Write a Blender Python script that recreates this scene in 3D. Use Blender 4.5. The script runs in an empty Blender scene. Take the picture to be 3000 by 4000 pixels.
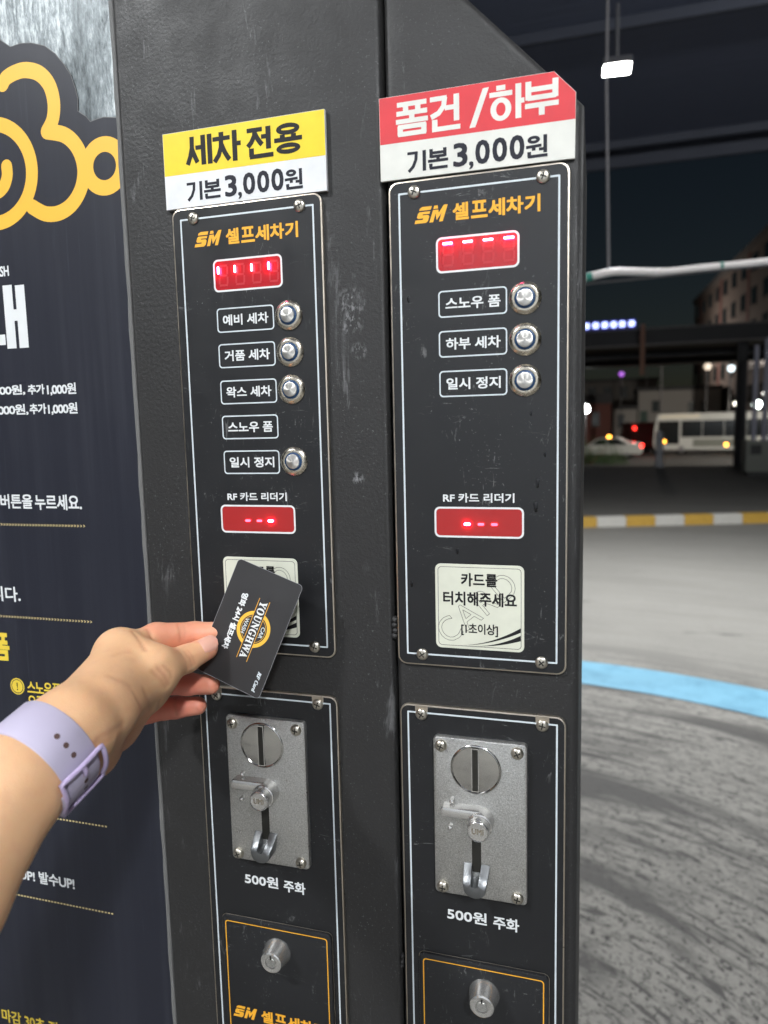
import bpy, bmesh, math, random
import numpy as np
from mathutils import Vector, Matrix
R_ = math.radians
random.seed(7)
scn = bpy.context.scene
col = scn.collection

# ---------------------------------------------------------------- camera
# x runs along the kiosk fronts, y goes away from the viewer, z up; metres
EYE = Vector((0.0, 0.0, 1.42))
cd = bpy.data.cameras.new('camera'); cam = bpy.data.objects.new('camera', cd); col.objects.link(cam)
cr, cu, cf = Vector((0.9592, 0.2818, -0.0227)), Vector((-0.0112, 0.1183, 0.9929)), Vector((-0.2825, 0.9522, -0.1166))
cam.matrix_world = Matrix(((cr.x, cu.x, -cf.x, EYE.x), (cr.y, cu.y, -cf.y, EYE.y), (cr.z, cu.z, -cf.z, EYE.z), (0, 0, 0, 1)))
cd.sensor_fit = 'HORIZONTAL'; cd.sensor_width = 7.3; cd.lens = 7.3 * 2773.4 / 3000
cd.clip_start = 0.05; cd.clip_end = 1000
cd.dof.use_dof = True; cd.dof.focus_distance = 0.52; cd.dof.aperture_fstop = 1.8
scn.camera = cam
# ---------------------------------------------------------------- night sky, exposure
W = bpy.data.worlds.new('World'); scn.world = W; W.use_nodes = True
nt = W.node_tree; bgn = nt.nodes['Background']
sky = nt.nodes.new('ShaderNodeTexSky'); sky.sky_type = 'NISHITA'; sky.sun_disc = False
sky.sun_elevation = R_(14.0); sky.sun_rotation = R_(200); sky.altitude = 50
nt.links.new(sky.outputs[0], bgn.inputs[0]); bgn.inputs[1].default_value = 0.0026
vs = scn.view_settings; vs.view_transform = 'Standard'; vs.look = 'None'; vs.exposure = 0.0; vs.gamma = 1.0; vs.use_curve_mapping = False
try:
    scn.cycles.max_bounces = 6; scn.cycles.caustics_reflective = False; scn.cycles.caustics_refractive = False; scn.cycles.sample_clamp_indirect = 4.0
except Exception: pass

# ---------------------------------------------------------------- helpers
class Frame:
    def __init__(s, o, ex=(1,0,0), ey=(0,0,1), n=(0,-1,0)):
        s.o = Vector(o); s.ex = Vector(ex).normalized(); s.ey = Vector(ey).normalized(); s.n = Vector(n).normalized()
    def __call__(s, u, v, w): return s.o + s.ex*(u*.001) + s.ey*(v*.001) + s.n*(w*.001)
LOCAL = Frame((0,0,0))
WORLD = Frame((0,0,0), (1,0,0), (0,1,0), (0,0,1))

def rrect(u0, u1, v0, v1, r, n=5):
    p = []
    for (cx, cy, a0) in ((u1-r, v1-r, 0), (u0+r, v1-r, 90), (u0+r, v0+r, 180), (u1-r, v0+r, 270)):
        for i in range(n+1):
            a = R_(a0 + 90*i/n); p.append((cx + r*math.cos(a), cy + r*math.sin(a)))
    return p
def circ(cx, cy, r, n=32, ry=None):
    return [(cx + r*math.cos(2*math.pi*i/n), cy + (ry or r)*math.sin(2*math.pi*i/n)) for i in range(n)]
def inset(p, d):
    n = len(p); out = []
    for i in range(n):
        a, b, c = Vector(p[i-1]), Vector(p[i]), Vector(p[(i+1) % n])
        e1, e2 = b-a, c-b
        if e1.length < 1e-9: e1 = e2
        if e2.length < 1e-9: e2 = e1
        n1 = Vector((-e1.y, e1.x)).normalized(); n2 = Vector((-e2.y, e2.x)).normalized()
        m = n1+n2; m = m.normalized() if m.length > 1e-6 else n1
        k = max(.35, m.dot(n1)); out.append(tuple(b + m*(d/k)))
    return out

class MB:
    """collects faces in (u, v, w) millimetres; build() links them as one mesh object"""
    def __init__(s): s.v = []; s.f = []; s.mi = []; s.cur = 0
    def add(s, vs_, fs):
        o = len(s.v); s.v += [tuple(x) for x in vs_]; s.f += [tuple(i+o for i in f) for f in fs]; s.mi += [s.cur]*len(fs); return s
    def poly(s, p, w): return s.add([(a, b, w) for a, b in p], [tuple(range(len(p)))])
    def ring(s, a, b, w):
        n = len(a); return s.add([(x, y, w) for x, y in a] + [(x, y, w) for x, y in b], [(i, (i+1) % n, n+(i+1) % n, n+i) for i in range(n)])
    def plate(s, p, w0, w1, bev=0, back=False):
        n = len(p); loops = [[(x, y, w0) for x, y in p]]
        if bev > 0:
            loops.append([(x, y, w1-bev) for x, y in p])
            loops.append([(x, y, w1-bev*.3) for x, y in inset(p, bev*.3)])
            loops.append([(x, y, w1) for x, y in inset(p, bev)])
        else: loops.append([(x, y, w1) for x, y in p])
        vs_ = [q for l in loops for q in l]; fs = []
        for k in range(len(loops)-1):
            for i in range(n):
                j = (i+1) % n; fs.append((k*n+i, k*n+j, (k+1)*n+j, (k+1)*n+i))
        fs.append(tuple(range((len(loops)-1)*n, len(loops)*n)))
        if back: fs.append(tuple(reversed(range(n))))
        return s.add(vs_, fs)
    def box(s, u0, u1, v0, v1, w0, w1):
        return s.add([(u0,v0,w0),(u1,v0,w0),(u1,v1,w0),(u0,v1,w0),(u0,v0,w1),(u1,v0,w1),(u1,v1,w1),(u0,v1,w1)],
                     [(3,2,1,0),(4,5,6,7),(0,1,5,4),(1,2,6,5),(2,3,7,6),(3,0,4,7)])
    def lathe(s, prof, cx=0, cy=0, n=28, sk=None):
        vs_ = []; fs = []
        for (r, w) in prof:
            ox, oy = sk(w) if sk else (0, 0)
            for i in range(n):
                a = 2*math.pi*i/n; vs_.append((cx+ox+r*math.cos(a), cy+oy+r*math.sin(a), w))
        for k in range(len(prof)-1):
            for i in range(n):
                j = (i+1) % n; fs.append((k*n+i, k*n+j, (k+1)*n+j, (k+1)*n+i))
        if prof[-1][0] > 1e-4: fs.append(tuple(range((len(prof)-1)*n, len(prof)*n)))
        return s.add(vs_, fs)
    def tube(s, pts, r, n=10, closed=False, caps=True):
        P = [Vector(p) for p in pts]; m = len(P); vs_ = []; fs = []
        rs = r if isinstance(r, (list, tuple)) else [r]*m
        up = None
        for i in range(m):
            t = (P[(i+1) % m]-P[i-1]) if closed else (P[min(i+1, m-1)]-P[max(i-1, 0)])
            t.normalize()
            if up is None: up = t.orthogonal().normalized()
            up = (up - t*up.dot(t)).normalized(); bi = t.cross(up)
            for k in range(n):
                a = 2*math.pi*k/n; vs_.append(P[i] + up*(rs[i]*math.cos(a)) + bi*(rs[i]*math.sin(a)))
        for i in range(m if closed else m-1):
            for k in range(n):
                a, b = i*n+k, i*n+(k+1) % n; c, d = ((i+1) % m)*n+(k+1) % n, ((i+1) % m)*n+k
                fs.append((a, b, c, d))
        if caps and not closed: fs += [tuple(reversed(range(n))), tuple(range((m-1)*n, m*n))]
        return s.add([tuple(v) for v in vs_], fs)
    def stroke(s, pts, width, w, rnd=True, n=8):
        """flat band along a polyline, with round ends"""
        P = [Vector(p) for p in pts]; h = width/2; L = []; Rr = []
        for i in range(len(P)):
            t = (P[min(i+1, len(P)-1)]-P[max(i-1, 0)]).normalized(); nn = Vector((-t.y, t.x))
            L.append(P[i]+nn*h); Rr.append(P[i]-nn*h)
        m = len(P); s.add([(p.x, p.y, w) for p in L]+[(p.x, p.y, w) for p in Rr], [(m+i, m+i+1, i+1, i) for i in range(m-1)])
        if rnd:
            for p, q in ((P[0], P[1]), (P[-1], P[-2])):
                d = (p-q).normalized(); a0 = math.atan2(d.y, d.x)
                s.poly([(p.x+h*math.cos(a0-math.pi/2+math.pi*i/n), p.y+h*math.sin(a0-math.pi/2+math.pi*i/n)) for i in range(n+1)], w)
        return s
    def build(s, name, mat, parent=None, frame=LOCAL, smooth=False, loc=None, sharp=35):
        me = bpy.data.meshes.new(name)
        me.from_pydata([tuple(frame(*v)) for v in s.v], [], s.f)
        for m in (mat if isinstance(mat, (list, tuple)) else [mat]): me.materials.append(m)
        if isinstance(mat, (list, tuple)): me.polygons.foreach_set('material_index', s.mi)
        me.update()
        return link(name, me, parent, smooth, loc, sharp)
def link(name, me, parent=None, smooth=False, loc=None, sharp=35):
    if smooth:
        me.polygons.foreach_set('use_smooth', [True]*len(me.polygons))
        try: me.set_sharp_from_angle(angle=R_(sharp))
        except Exception: pass
    o = bpy.data.objects.new(name, me); col.objects.link(o)
    if loc is not None: o.location = loc
    if parent is not None:
        o.parent = parent
        if parent.type == 'EMPTY' and parent.get('fixed'): o.matrix_parent_inverse = Matrix.Translation(-Vector(parent['fixed']))
    return o
def thing(name, label, cat, loc=(0,0,0), group=None):
    e = bpy.data.objects.new(name, None); col.objects.link(e); e.location = loc; e['fixed'] = tuple(loc); e.empty_display_size = .05
    return tag(e, label, cat, group)
def tag(o, label=None, cat=None, group=None, kind=None):
    if label: o['label'] = label
    if cat: o['category'] = cat
    if group: o['group'] = group
    if kind: o['kind'] = kind
    return o

_tc = {}
def glyphs(s, space=1.0):
    k = (s, space)
    if k not in _tc:
        c = bpy.data.curves.new('t', 'FONT'); c.body = s; c.resolution_u = 3; c.space_character = space
        o = bpy.data.objects.new('t', c); me = o.to_mesh()
        v = np.array([x.co[:2] for x in me.vertices]); f = [tuple(p.vertices) for p in me.polygons]
        o.to_mesh_clear(); bpy.data.objects.remove(o); bpy.data.curves.remove(c)
        _tc[k] = (v, f)
    return _tc[k]
BLOCK = {   # heavy sign lettering as strokes: (points, horizontal?) in a unit box
 '세': [[(.23,.99),(.22,.62),(.15,.34),(.03,.06)], [(.22,.58),(.32,.30),(.42,.10)], [(.36,.60),(.60,.60)], [(.66,1),(.66,0)], [(.91,1),(.91,0)]],
 '차': [[(.31,1),(.31,.80)], [(0,.79),(.62,.79)], [(.31,.82),(.29,.50),(.20,.26),(.04,.05)], [(.31,.60),(.42,.28),(.58,.07)], [(.78,1),(.78,0)], [(.76,.56),(1,.56)]],
 '전': [[(.02,.93),(.58,.93)], [(.32,.95),(.29,.74),(.18,.54),(.04,.40)], [(.32,.80),(.42,.58),(.57,.42)], [(.54,.68),(.78,.68)], [(.80,1),(.80,.26)], [(.17,.34),(.17,.06)], [(.10,.06),(.97,.06)]],
 '용': [('o', .5, .81, .42, .19), [(.30,.64),(.30,.47)], [(.70,.64),(.70,.47)], [(0,.475),(1,.475)], ('o', .5, .18, .43, .18)],
 '폼': [[(.04,.93),(.96,.93)], [(.31,.93),(.31,.66)], [(.69,.93),(.69,.66)], [(.02,.67),(.98,.67)], [(.5,.66),(.5,.44)], [(0,.435),(1,.435)], [(.06,.27),(.94,.27)], [(.06,.06),(.94,.06)], [(.13,.30),(.13,.03)], [(.87,.30),(.87,.03)]],
 '건': [[(.02,.93),(.56,.93)], [(.50,.96),(.46,.70),(.30,.52),(.05,.42)], [(.50,.64),(.82,.64)], [(.87,1),(.87,.24)], [(.17,.34),(.17,.06)], [(.08,.06),(.99,.06)]],
 '하': [[(.20,.95),(.46,.95)], [(0,.77),(.66,.77)], ('o', .33, .33, .30, .34), [(.83,1),(.83,0)], [(.82,.50),(1,.50)]],
 '부': [[(.10,1),(.10,.47)], [(.90,1),(.90,.47)], [(.08,.76),(.92,.76)], [(.08,.52),(.92,.52)], [(0,.30),(1,.30)], [(.5,.32),(.5,0)]],
 '기': [[(0,.92),(.54,.92)], [(.47,.95),(.44,.58),(.30,.26),(.06,.03)], [(.88,1),(.88,0)]],
 '본': [[(.16,1),(.16,.57)], [(.84,1),(.84,.57)], [(.14,.80),(.86,.80)], [(.14,.62),(.86,.62)], [(.5,.60),(.5,.42)], [(0,.41),(1,.41)], [(.14,.28),(.14,.06)], [(.08,.06),(.97,.06)]],
 '원': [('o', .36, .82, .29, .18), [(0,.50),(.72,.53)], [(.36,.52),(.36,.32)], [(.60,.36),(.84,.36)], [(.89,1),(.89,.18)], [(.15,.28),(.15,.06)], [(.08,.06),(1,.06)]],
}
def block(mb, ch, box, w, sv, sh):
    u0, v0, u1, v1 = box; X = lambda a: u0+(u1-u0)*a; Y = lambda b: v0+(v1-v0)*b
    for k, st in enumerate(BLOCK[ch]):
        if st[0] == 'o':
            _, a, b, ra, rb = st; ra *= (u1-u0); rb *= (v1-v0)
            mb.ring(circ(X(a), Y(b), ra, 32, rb), circ(X(a), Y(b), ra-sv, 32, rb-sh), w+k*.012)
        else:
            flat = all(abs(p[1]-st[0][1]) < .05 for p in st); P = [(X(a), Y(b)) for a, b in st]
            if not flat and len(st) == 3: P = [P[0]] + [tuple(np.array(P[0])*(1-t_)**2+np.array(P[1])*2*t_*(1-t_)+np.array(P[2])*t_*t_) for t_ in (.25, .5, .75)] + [P[2]]
            mb.stroke(P, sh if flat else (sv if len(st) == 2 else sv*.92), w+k*.012, False)
    return mb
def letter(mb, s, box, w, bold=0.0, space=1.0, slant=0.0, rings=1):
    """print a string into the box (u0, v0, u1, v1); bold = extra stroke width in mm"""
    v, f = glyphs(s, space)
    if len(v) == 0: return mb
    lo, hi = v.min(0), v.max(0); u0, v0, u1, v1 = box; h = bold/2
    sx = (u1-u0-2*h)/max(1e-6, hi[0]-lo[0]); sy = (v1-v0-2*h)/max(1e-6, hi[1]-lo[1])
    offs = [(0, 0)]
    if h > 0:
        offs = [(h*math.cos(a)*1.0, h*math.sin(a)*1.0) for a in [math.pi*(.25+.5*i) for i in range(4)] + [math.pi*.5*i for i in range(4)]]
        offs = [(max(-h, min(h, x*1.3)), max(-h, min(h, y*1.3))) for x, y in offs]
    for i, (dx, dy) in enumerate(offs):
        q = [(u0+h+(a-lo[0])*sx+dx+slant*(b-lo[1])*sy, v0+h+(b-lo[1])*sy+dy, w+i*.012) for a, b in v]
        mb.add(q, f)
    return mb

# ---------------------------------------------------------------- materials
_m = {}
def mat(name, base=(.5,.5,.5), rough=.5, metal=0., emit=None, es=1., spec=.5, **k):
    m = bpy.data.materials.new(name); m.use_nodes = True; b = m.node_tree.nodes['Principled BSDF']
    b.inputs['Base Color'].default_value = (*base, 1); b.inputs['Roughness'].default_value = rough; b.inputs['Metallic'].default_value = metal
    b.inputs['Specular IOR Level'].default_value = spec
    if emit: b.inputs['Emission Color'].default_value = (*emit, 1); b.inputs['Emission Strength'].default_value = es
    for kk, vv in k.items(): b.inputs[kk].default_value = vv
    _m[name] = m; return m
class NT:
    def __init__(s, m): s.m = m; s.t = m.node_tree; s.b = s.t.nodes['Principled BSDF']
    def n(s, typ, **k):
        x = s.t.nodes.new(typ)
        for a, v in k.items(): setattr(x, a, v)
        return x
    def l(s, a, b): s.t.links.new(a, b)
    def coord(s, scale=(1,1,1), kind='Object', rot=(0,0,0)):
        c = s.n('ShaderNodeTexCoord'); mp = s.n('ShaderNodeMapping'); mp.inputs['Scale'].default_value = scale; mp.inputs['Rotation'].default_value = rot
        s.l(c.outputs[kind], mp.inputs[0]); return mp.outputs[0]
    def noise(s, vec, scale, detail=4, rough=.55, dist=0):
        x = s.n('ShaderNodeTexNoise'); x.inputs['Scale'].default_value = scale; x.inputs['Detail'].default_value = detail
        x.inputs['Roughness'].default_value = rough; x.inputs['Distortion'].default_value = dist; s.l(vec, x.inputs['Vector']); return x.outputs['Fac']
    def ramp(s, fac, stops):
        x = s.n('ShaderNodeValToRGB'); e = x.color_ramp.elements
        while len(e) < len(stops): e.new(.5)
        for i, (p, c) in enumerate(stops):
            e[i].position = p; e[i].color = (c, c, c, 1) if not isinstance(c, tuple) else (*c, 1)
        s.l(fac, x.inputs[0]); return x.outputs[0]
    def mix(s, fac, a, b, blend='MIX'):
        x = s.n('ShaderNodeMix', data_type='RGBA', blend_type=blend)
        if hasattr(fac, 'links'): s.l(fac, x.inputs[0])
        else: x.inputs[0].default_value = fac
        for i, q in ((6, a), (7, b)):
            if hasattr(q, 'links'): s.l(q, x.inputs[i])
            else: x.inputs[i].default_value = (*q, 1)
        return x.outputs[2]
    def math(s, op, a, b=0.):
        x = s.n('ShaderNodeMath', operation=op)
        for i, q in ((0, a), (1, b)):
            if hasattr(q, 'links'): s.l(q, x.inputs[i])
            else: x.inputs[i].default_value = q
        return x.outputs[0]
    def bump(s, h, strength=.3, dist=.001):
        x = s.n('ShaderNodeBump'); x.inputs['Strength'].default_value = strength; x.inputs['Distance'].default_value = dist
        s.l(h, x.inputs['Height']); s.l(x.outputs[0], s.b.inputs['Normal']); return x
    def base(s, c): s.l(c, s.b.inputs['Base Color'])
    def rough(s, c): s.l(c, s.b.inputs['Roughness'])

# painted cabinet steel: coarse black paint, scuffs, water spots
m = mat('cabinet_paint', (.02,.02,.021), .5, spec=.38); t = NT(m); c = t.coord()
lump = t.noise(c, 380, 3, .6); fine = t.noise(c, 1300, 2)
h = t.math('ADD', lump, t.math('MULTIPLY', fine, .25))
spk = t.ramp(t.noise(c, 520, 3, .7), [(.62, 0.), (.69, 1.)])
scr = t.ramp(t.noise(t.coord((60, 60, 9)), 1.0, 5, .75, .6), [(.60, 0.), (.68, 1.)])
blot = t.ramp(t.noise(c, 14, 5, .7), [(.42, 0.), (.75, 1.)])
scf = None
for (sx_, sz_, sr_) in ((-.1625, 1.507, .013), (-.1645, 1.494, .012), (-.1575, 1.474, .007), (-.1610, 1.385, .006)):
    vd = t.n('ShaderNodeVectorMath', operation='DISTANCE'); t.l(c, vd.inputs[0]); vd.inputs[1].default_value = (sx_, .479, sz_)
    q_ = t.ramp(t.math('DIVIDE', vd.outputs['Value'], sr_), [(.2, 1.), (1., 0.)]); scf = q_ if scf is None else t.math('MAXIMUM', scf, q_)
scf = t.math('MULTIPLY', scf, t.ramp(t.noise(t.coord((330, 330, 170)), 1.0, 4, .7), [(.50, 0.), (.60, 1.)]))
dirt = t.math('MULTIPLY', t.math('ADD', t.math('MULTIPLY', spk, .5), t.math('MULTIPLY', scr, .55)), t.math('ADD', t.math('MULTIPLY', blot, .8), .12))
t.base(t.mix(t.math('MAXIMUM', dirt, t.math('MULTIPLY', scf, .6)), (.021,.0205,.0205), (.30,.30,.31)))
t.rough(t.ramp(t.noise(c, 40, 4), [(.3, .46), (.7, .62)])); t.bump(h, .50, .0008)
# printed black face of the panels
m = mat('panel_black', (.014,.0145,.016), .38, spec=.45); t = NT(m); c = t.coord()
sc1 = t.ramp(t.noise(t.coord((90, 1, 25), rot=(0, R_(35), 0)), 1.5, 4, .8, 1.2), [(.62, 0.), (.68, 1.)])
sc2 = t.ramp(t.noise(t.coord((25, 1, 110), rot=(0, R_(-20), 0)), 1.7, 4, .8, 1.0), [(.63, 0.), (.69, 1.)])
spk = t.ramp(t.noise(c, 600, 2, .6), [(.68, 0.), (.73, 1.)])
msk = t.ramp(t.noise(c, 30, 3), [(.45, 0.), (.65, 1.)])
d = t.math('MULTIPLY', t.math('ADD', t.math('MAXIMUM', sc1, sc2), spk), msk)
t.base(t.mix(t.math('MULTIPLY', d, .45), (.0105,.011,.0125), (.3,.3,.3)))
t.rough(t.ramp(t.noise(c, 55, 5, .65), [(.3, .34), (.7, .50)])); t.bump(t.noise(c, 1500, 2), .08, .0002)
# poster film
m = mat('poster_film', (.016,.017,.024), .40, spec=.34); t = NT(m); c = t.coord()
st = t.noise(t.coord((95, 1, 3.0)), 1.0, 5, .6); st2 = t.noise(t.coord((230, 1, 9)), 1.0, 4, .6, .4); bl = t.noise(c, 5, 4)
k1 = t.math('MULTIPLY', t.ramp(st, [(.42, 0.), (.8, 1.)]), t.ramp(bl, [(.35, .25), (.7, 1.)]))
k2 = t.math('MULTIPLY', t.ramp(st2, [(.6, 0.), (.85, 1.)]), t.ramp(t.noise(c, 9, 3), [(.5, 0.), (.68, 1.)]))
t.base(t.mix(t.math('ADD', t.math('MULTIPLY', k1, .055), t.math('MULTIPLY', k2, .16)), (.0155,.017,.026), (.32,.33,.38)))
t.rough(t.ramp(bl, [(.3, .40), (.7, .47)])); t.bump(t.noise(c, 800, 2), .05, .0003)
# streaked galvanised sheet behind the film
m = mat('streaked_sheet', (.3,.32,.33), .42, .35); t = NT(m); c = t.coord()
a = t.noise(t.coord((150, 1, 22)), 1.0, 5, .65, .8); b_ = t.noise(t.coord((420, 1, 130)), 1.0, 3, .7); lo = t.noise(t.coord((30, 1, 5)), 1.0, 3)
mixv = t.math('MULTIPLY', t.math('ADD', t.math('MULTIPLY', a, .6), t.math('MULTIPLY', b_, .5)), t.math('ADD', lo, .5))
t.base(t.ramp(mixv, [(.36, (.04,.05,.055)), (.55, (.17,.195,.205)), (.78, (.55,.59,.6))]))
t.rough(t.ramp(a, [(.3, .3), (.7, .55)])); t.bump(mixv, .4, .001)
mat('print_white', (.74,.76,.77), .45); mat('print_line', (.62,.68,.72), .42)
mat('print_gold', (.86,.42,.03), .42); mat('print_yellow', (.78,.58,.06), .45); mat('print_black', (.014,.014,.015), .5, spec=.2); mat('print_charcoal', (.02,.021,.03), .5, spec=.2)
mat('dotted_gold', (.62,.50,.24), .5); mat('poster_orange', (.86,.47,.05), .42)
def flecked(n, base, rough, amt=.06, bs=900):
    m = mat(n, base, rough); t = NT(m); c = t.coord()
    t.base(t.mix(t.ramp(t.noise(c, 60, 5), [(.35, 0.), (.75, 1.)]), base, tuple(x*(1-amt*2) for x in base)))
    t.bump(t.noise(c, bs, 2), .06, .0003); return m
flecked('sign_yellow', (.83,.62,.015), .42); flecked('sign_white', (.76,.77,.79), .42); flecked('sign_cream', (.74,.74,.69), .45, bs=500)
flecked('sign_red', (.64,.035,.045), .42, bs=500); flecked('pad_cream', (.70,.71,.60), .40); mat('sign_edge', (.5,.5,.5), .6)
def metal(n, base, r0, r1, bs=1200, bst=.1, dust=0., mt=1.):
    m = mat(n, base, r0, mt); t = NT(m); c = t.coord()
    t.rough(t.ramp(t.noise(c, 120, 5, .7), [(.3, r0), (.75, r1)])); t.bump(t.noise(c, bs, 3, .7), bst, .0003)
    if dust:
        sp = t.ramp(t.noise(c, 900, 3, .75), [(.62, 0.), (.75, 1.)])
        t.base(t.mix(t.math('MULTIPLY', sp, dust), base, tuple(min(1, x*1.7) for x in base)))
    return m
metal('steel_edge', (.62,.55,.46), .25, .5); m = metal('steel_plate', (.60,.595,.575), .26, .46, 800, 1., 0., .9); t = NT(m); c = t.coord()
t.base(t.mix(t.ramp(t.noise(c, 1100, 4, .75), [(.36, 0.), (.66, 1.)]), (.40,.395,.38), (.74,.735,.715)))
metal('chrome', (.74,.73,.71), .12, .28, 1200, .1, 0., .88)
metal('screw_steel', (.62,.58,.50), .22, .45); metal('mirror_chrome', (.60,.59,.57), .05, .22, 600, .05)
mat('dark_recess', (.012,.011,.008), .6); mat('slot_brass', (.10,.085,.03), .5)
m = mat('brushed_cap', (.86,.83,.78), .34, 1., Anisotropic=.8); t = NT(m); tg = t.n('ShaderNodeTangent', direction_type='RADIAL', axis='Y'); t.l(tg.outputs[0], t.b.inputs['Tangent'])
metal('bezel_steel', (.72,.66,.55), .16, .36)
mat('blue_plastic', (.012,.05,.13), .35)
mat('display_red', (.40,.011,.018), .22)
mat('display_red_dull', (.36,.02,.02), .30); mat('segment_off', (.44,.018,.026), .4)
mat('segment_lit', (.8,.1,.2), .5, emit=(1,.07,.24), es=60.0); mat('segment_dim', (.8,.1,.15), .5, emit=(1,.05,.10), es=60.0*.10)
mat('seg_glow_soft', (.8,.1,.15), .5, emit=(1,.2,.3), es=60.0*.30)
# ---------------------------------------------------------------- ground, paint, kerb
CX, CY = -0.56, 0.94            # cars turn round this point: tyre marks and the blue line are arcs about it
m = mat('wash_concrete', (.3,.29,.27), .6); t = NT(m)
gc = t.n('ShaderNodeTexCoord'); sub = t.n('ShaderNodeVectorMath', operation='SUBTRACT'); sub.inputs[1].default_value = (CX, CY, 0); t.l(gc.outputs['Object'], sub.inputs[0])
sx = t.n('ShaderNodeSeparateXYZ'); t.l(sub.outputs[0], sx.inputs[0])
ln = t.n('ShaderNodeVectorMath', operation='LENGTH'); t.l(sub.outputs[0], ln.inputs[0])
an = t.math('ARCTAN2', sx.outputs[0], sx.outputs[1])
def polar(a, r):
    cb = t.n('ShaderNodeCombineXYZ'); t.l(t.math('MULTIPLY', an, a), cb.inputs[0]); t.l(t.math('MULTIPLY', ln.outputs['Value'], r), cb.inputs[1]); return cb.outputs[0]
obj = gc.outputs['Object']
tr = t.ramp(t.noise(polar(1.6, 4.2), 1.0, 5, .6, .5), [(.50, 0.), (.60, 1.)])
tr2 = t.ramp(t.noise(polar(5, 26), 1.0, 5, .72, .8), [(.53, 0.), (.60, 1.)])
sp = t.math('MAXIMUM', t.ramp(t.noise(polar(26, 34), 1.0, 6, .75, .5), [(.55, 0.), (.62, 1.)]), t.ramp(t.noise(polar(70, 60), 1.0, 4, .7, .3), [(.56, 0.), (.61, 1.)]))
gr = t.ramp(t.noise(obj, 75, 3, .7), [(.35, 0.), (.7, 1.)])
lg = t.noise(obj, .8, 5, .6)
near = t.ramp(t.math('DIVIDE', ln.outputs['Value'], 6.0), [(.46, 1.), (.66, .18)])   # tyres scrub hardest inside the turning circle
dk = t.math('MULTIPLY', t.math('MAXIMUM', t.math('MULTIPLY', tr, .85), t.math('MAXIMUM', t.math('MULTIPLY', tr2, .9), sp)), near)
crk = t.ramp(t.noise(t.coord((1.5, 5.5, 1)), 1.0, 5, .65, 1.0), [(.64, 0.), (.69, 1.)])
dk = t.math('MAXIMUM', dk, t.math('MULTIPLY', crk, .7))
c0 = t.mix(lg, (.19,.183,.168), (.28,.268,.245)); c0 = t.mix(t.math('MULTIPLY', gr, .35), c0, (.36,.345,.315))
t.base(t.mix(t.math('MULTIPLY', dk, .95), c0, (.045,.042,.041)))
t.rough(t.ramp(dk, [(0., .75), (1., .62)])); t.b.inputs['Specular IOR Level'].default_value = .25
t.bump(t.math('ADD', t.noise(obj, 160, 4, .7), t.math('MULTIPLY', dk, -.4)), .5, .004)
mb = MB()
ys = [-60, -8, 0, 4, 8, 12, 20, 23, 24.9, 34, 60, 120, 420]; zs = [0]*9 + [-.9, -1.0, -1.0, -1.0]; xs = [-260, -60, -10, -4, 0, 4, 10, 20, 60, 260]
mb.v = [(x*1000, y*1000, z*1000) for y, z in zip(ys, zs) for x in xs]; nx = len(xs)
mb.f = [(j*nx+i, j*nx+i+1, (j+1)*nx+i+1, (j+1)*nx+i) for j in range(len(ys)-1) for i in range(nx-1)]; mb.mi = [0]*len(mb.f)
g = mb.build('ground', m, frame=WORLD); tag(g, 'wet grey concrete forecourt with dark tyre marks', kind='structure')
m = mat('blue_paint', (.24,.50,.66), .55); t = NT(m); c = t.coord()
t.base(t.mix(t.ramp(t.noise(c, 6, 6, .7), [(.45, 0.), (.75, 1.)]), (.16,.38,.52), (.09,.25,.37))); t.bump(t.noise(c, 150, 3), .3, .003)
mb = MB(); A = [R_(a) for a in np.linspace(-8, 62, 60)]
mb.v = [(1000*(CX+r*math.sin(a)), 1000*(CY+r*math.cos(a)), 4) for r in (3.02, 3.40) for a in A]; n = len(A)
mb.f = [(i+1, i, n+i, n+i+1) for i in range(n-1)]; mb.mi = [0]*len(mb.f)
tag(mb.build('painted_guide_line', m, frame=WORLD), 'light blue painted guide line curving across the concrete', kind='structure')
flecked('kerb_yellow', (.60,.36,.06), .6, .15, 200); flecked('kerb_white', (.62,.60,.55), .6, .12, 200)
kerb = thing('striped_kerb', 'low kerb of alternating yellow and white painted blocks across the forecourt', 'kerb', (1.0, 10.55, 0))
kd = np.array((.955, .297)); kd = kd/np.linalg.norm(kd); kn = np.array((-kd[1], kd[0])); k0 = np.array((-.20, 10.07))
for i in range(-6, 16):
    a, b = k0+kd*(.27+.405*i), k0+kd*(.27+.405*(i+1)-.006)
    pts = [tuple(1000*a), tuple(1000*b), tuple(1000*(b+kn*.16)), tuple(1000*(a+kn*.16))]
    MB().plate(pts, 0, 138, 14).build('kerb_block', _m['kerb_yellow' if i % 2 else 'kerb_white'], kerb, WORLD)
def zg(y): return -900*(y-24.9)/9.1 if y < 34 else -900-100*(y-34)/26
MB().add([(-30000, 26000, zg(26)+8), (40000, 26000, zg(26)+8), (40000, 33900, zg(33.9)+8), (-30000, 33900, zg(33.9)+8)], [(0,1,2,3)]).build('verge', flecked('verge_earth', (.20,.15,.09), .9), frame=WORLD)
MB().add([(-60000, 36000, zg(36)+8), (80000, 36000, zg(36)+8), (80000, 59500, zg(59.5)+8), (-60000, 59500, zg(59.5)+8)], [(0,1,2,3)]).build('road', flecked('road_asphalt', (.09,.085,.08), .8), frame=WORLD)
tag(bpy.data.objects['road'], 'asphalt road beyond the forecourt carrying the bus and taxi', kind='structure')
tag(bpy.data.objects['verge'], 'strip of bare brown earth sloping down to the road', kind='structure')

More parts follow.
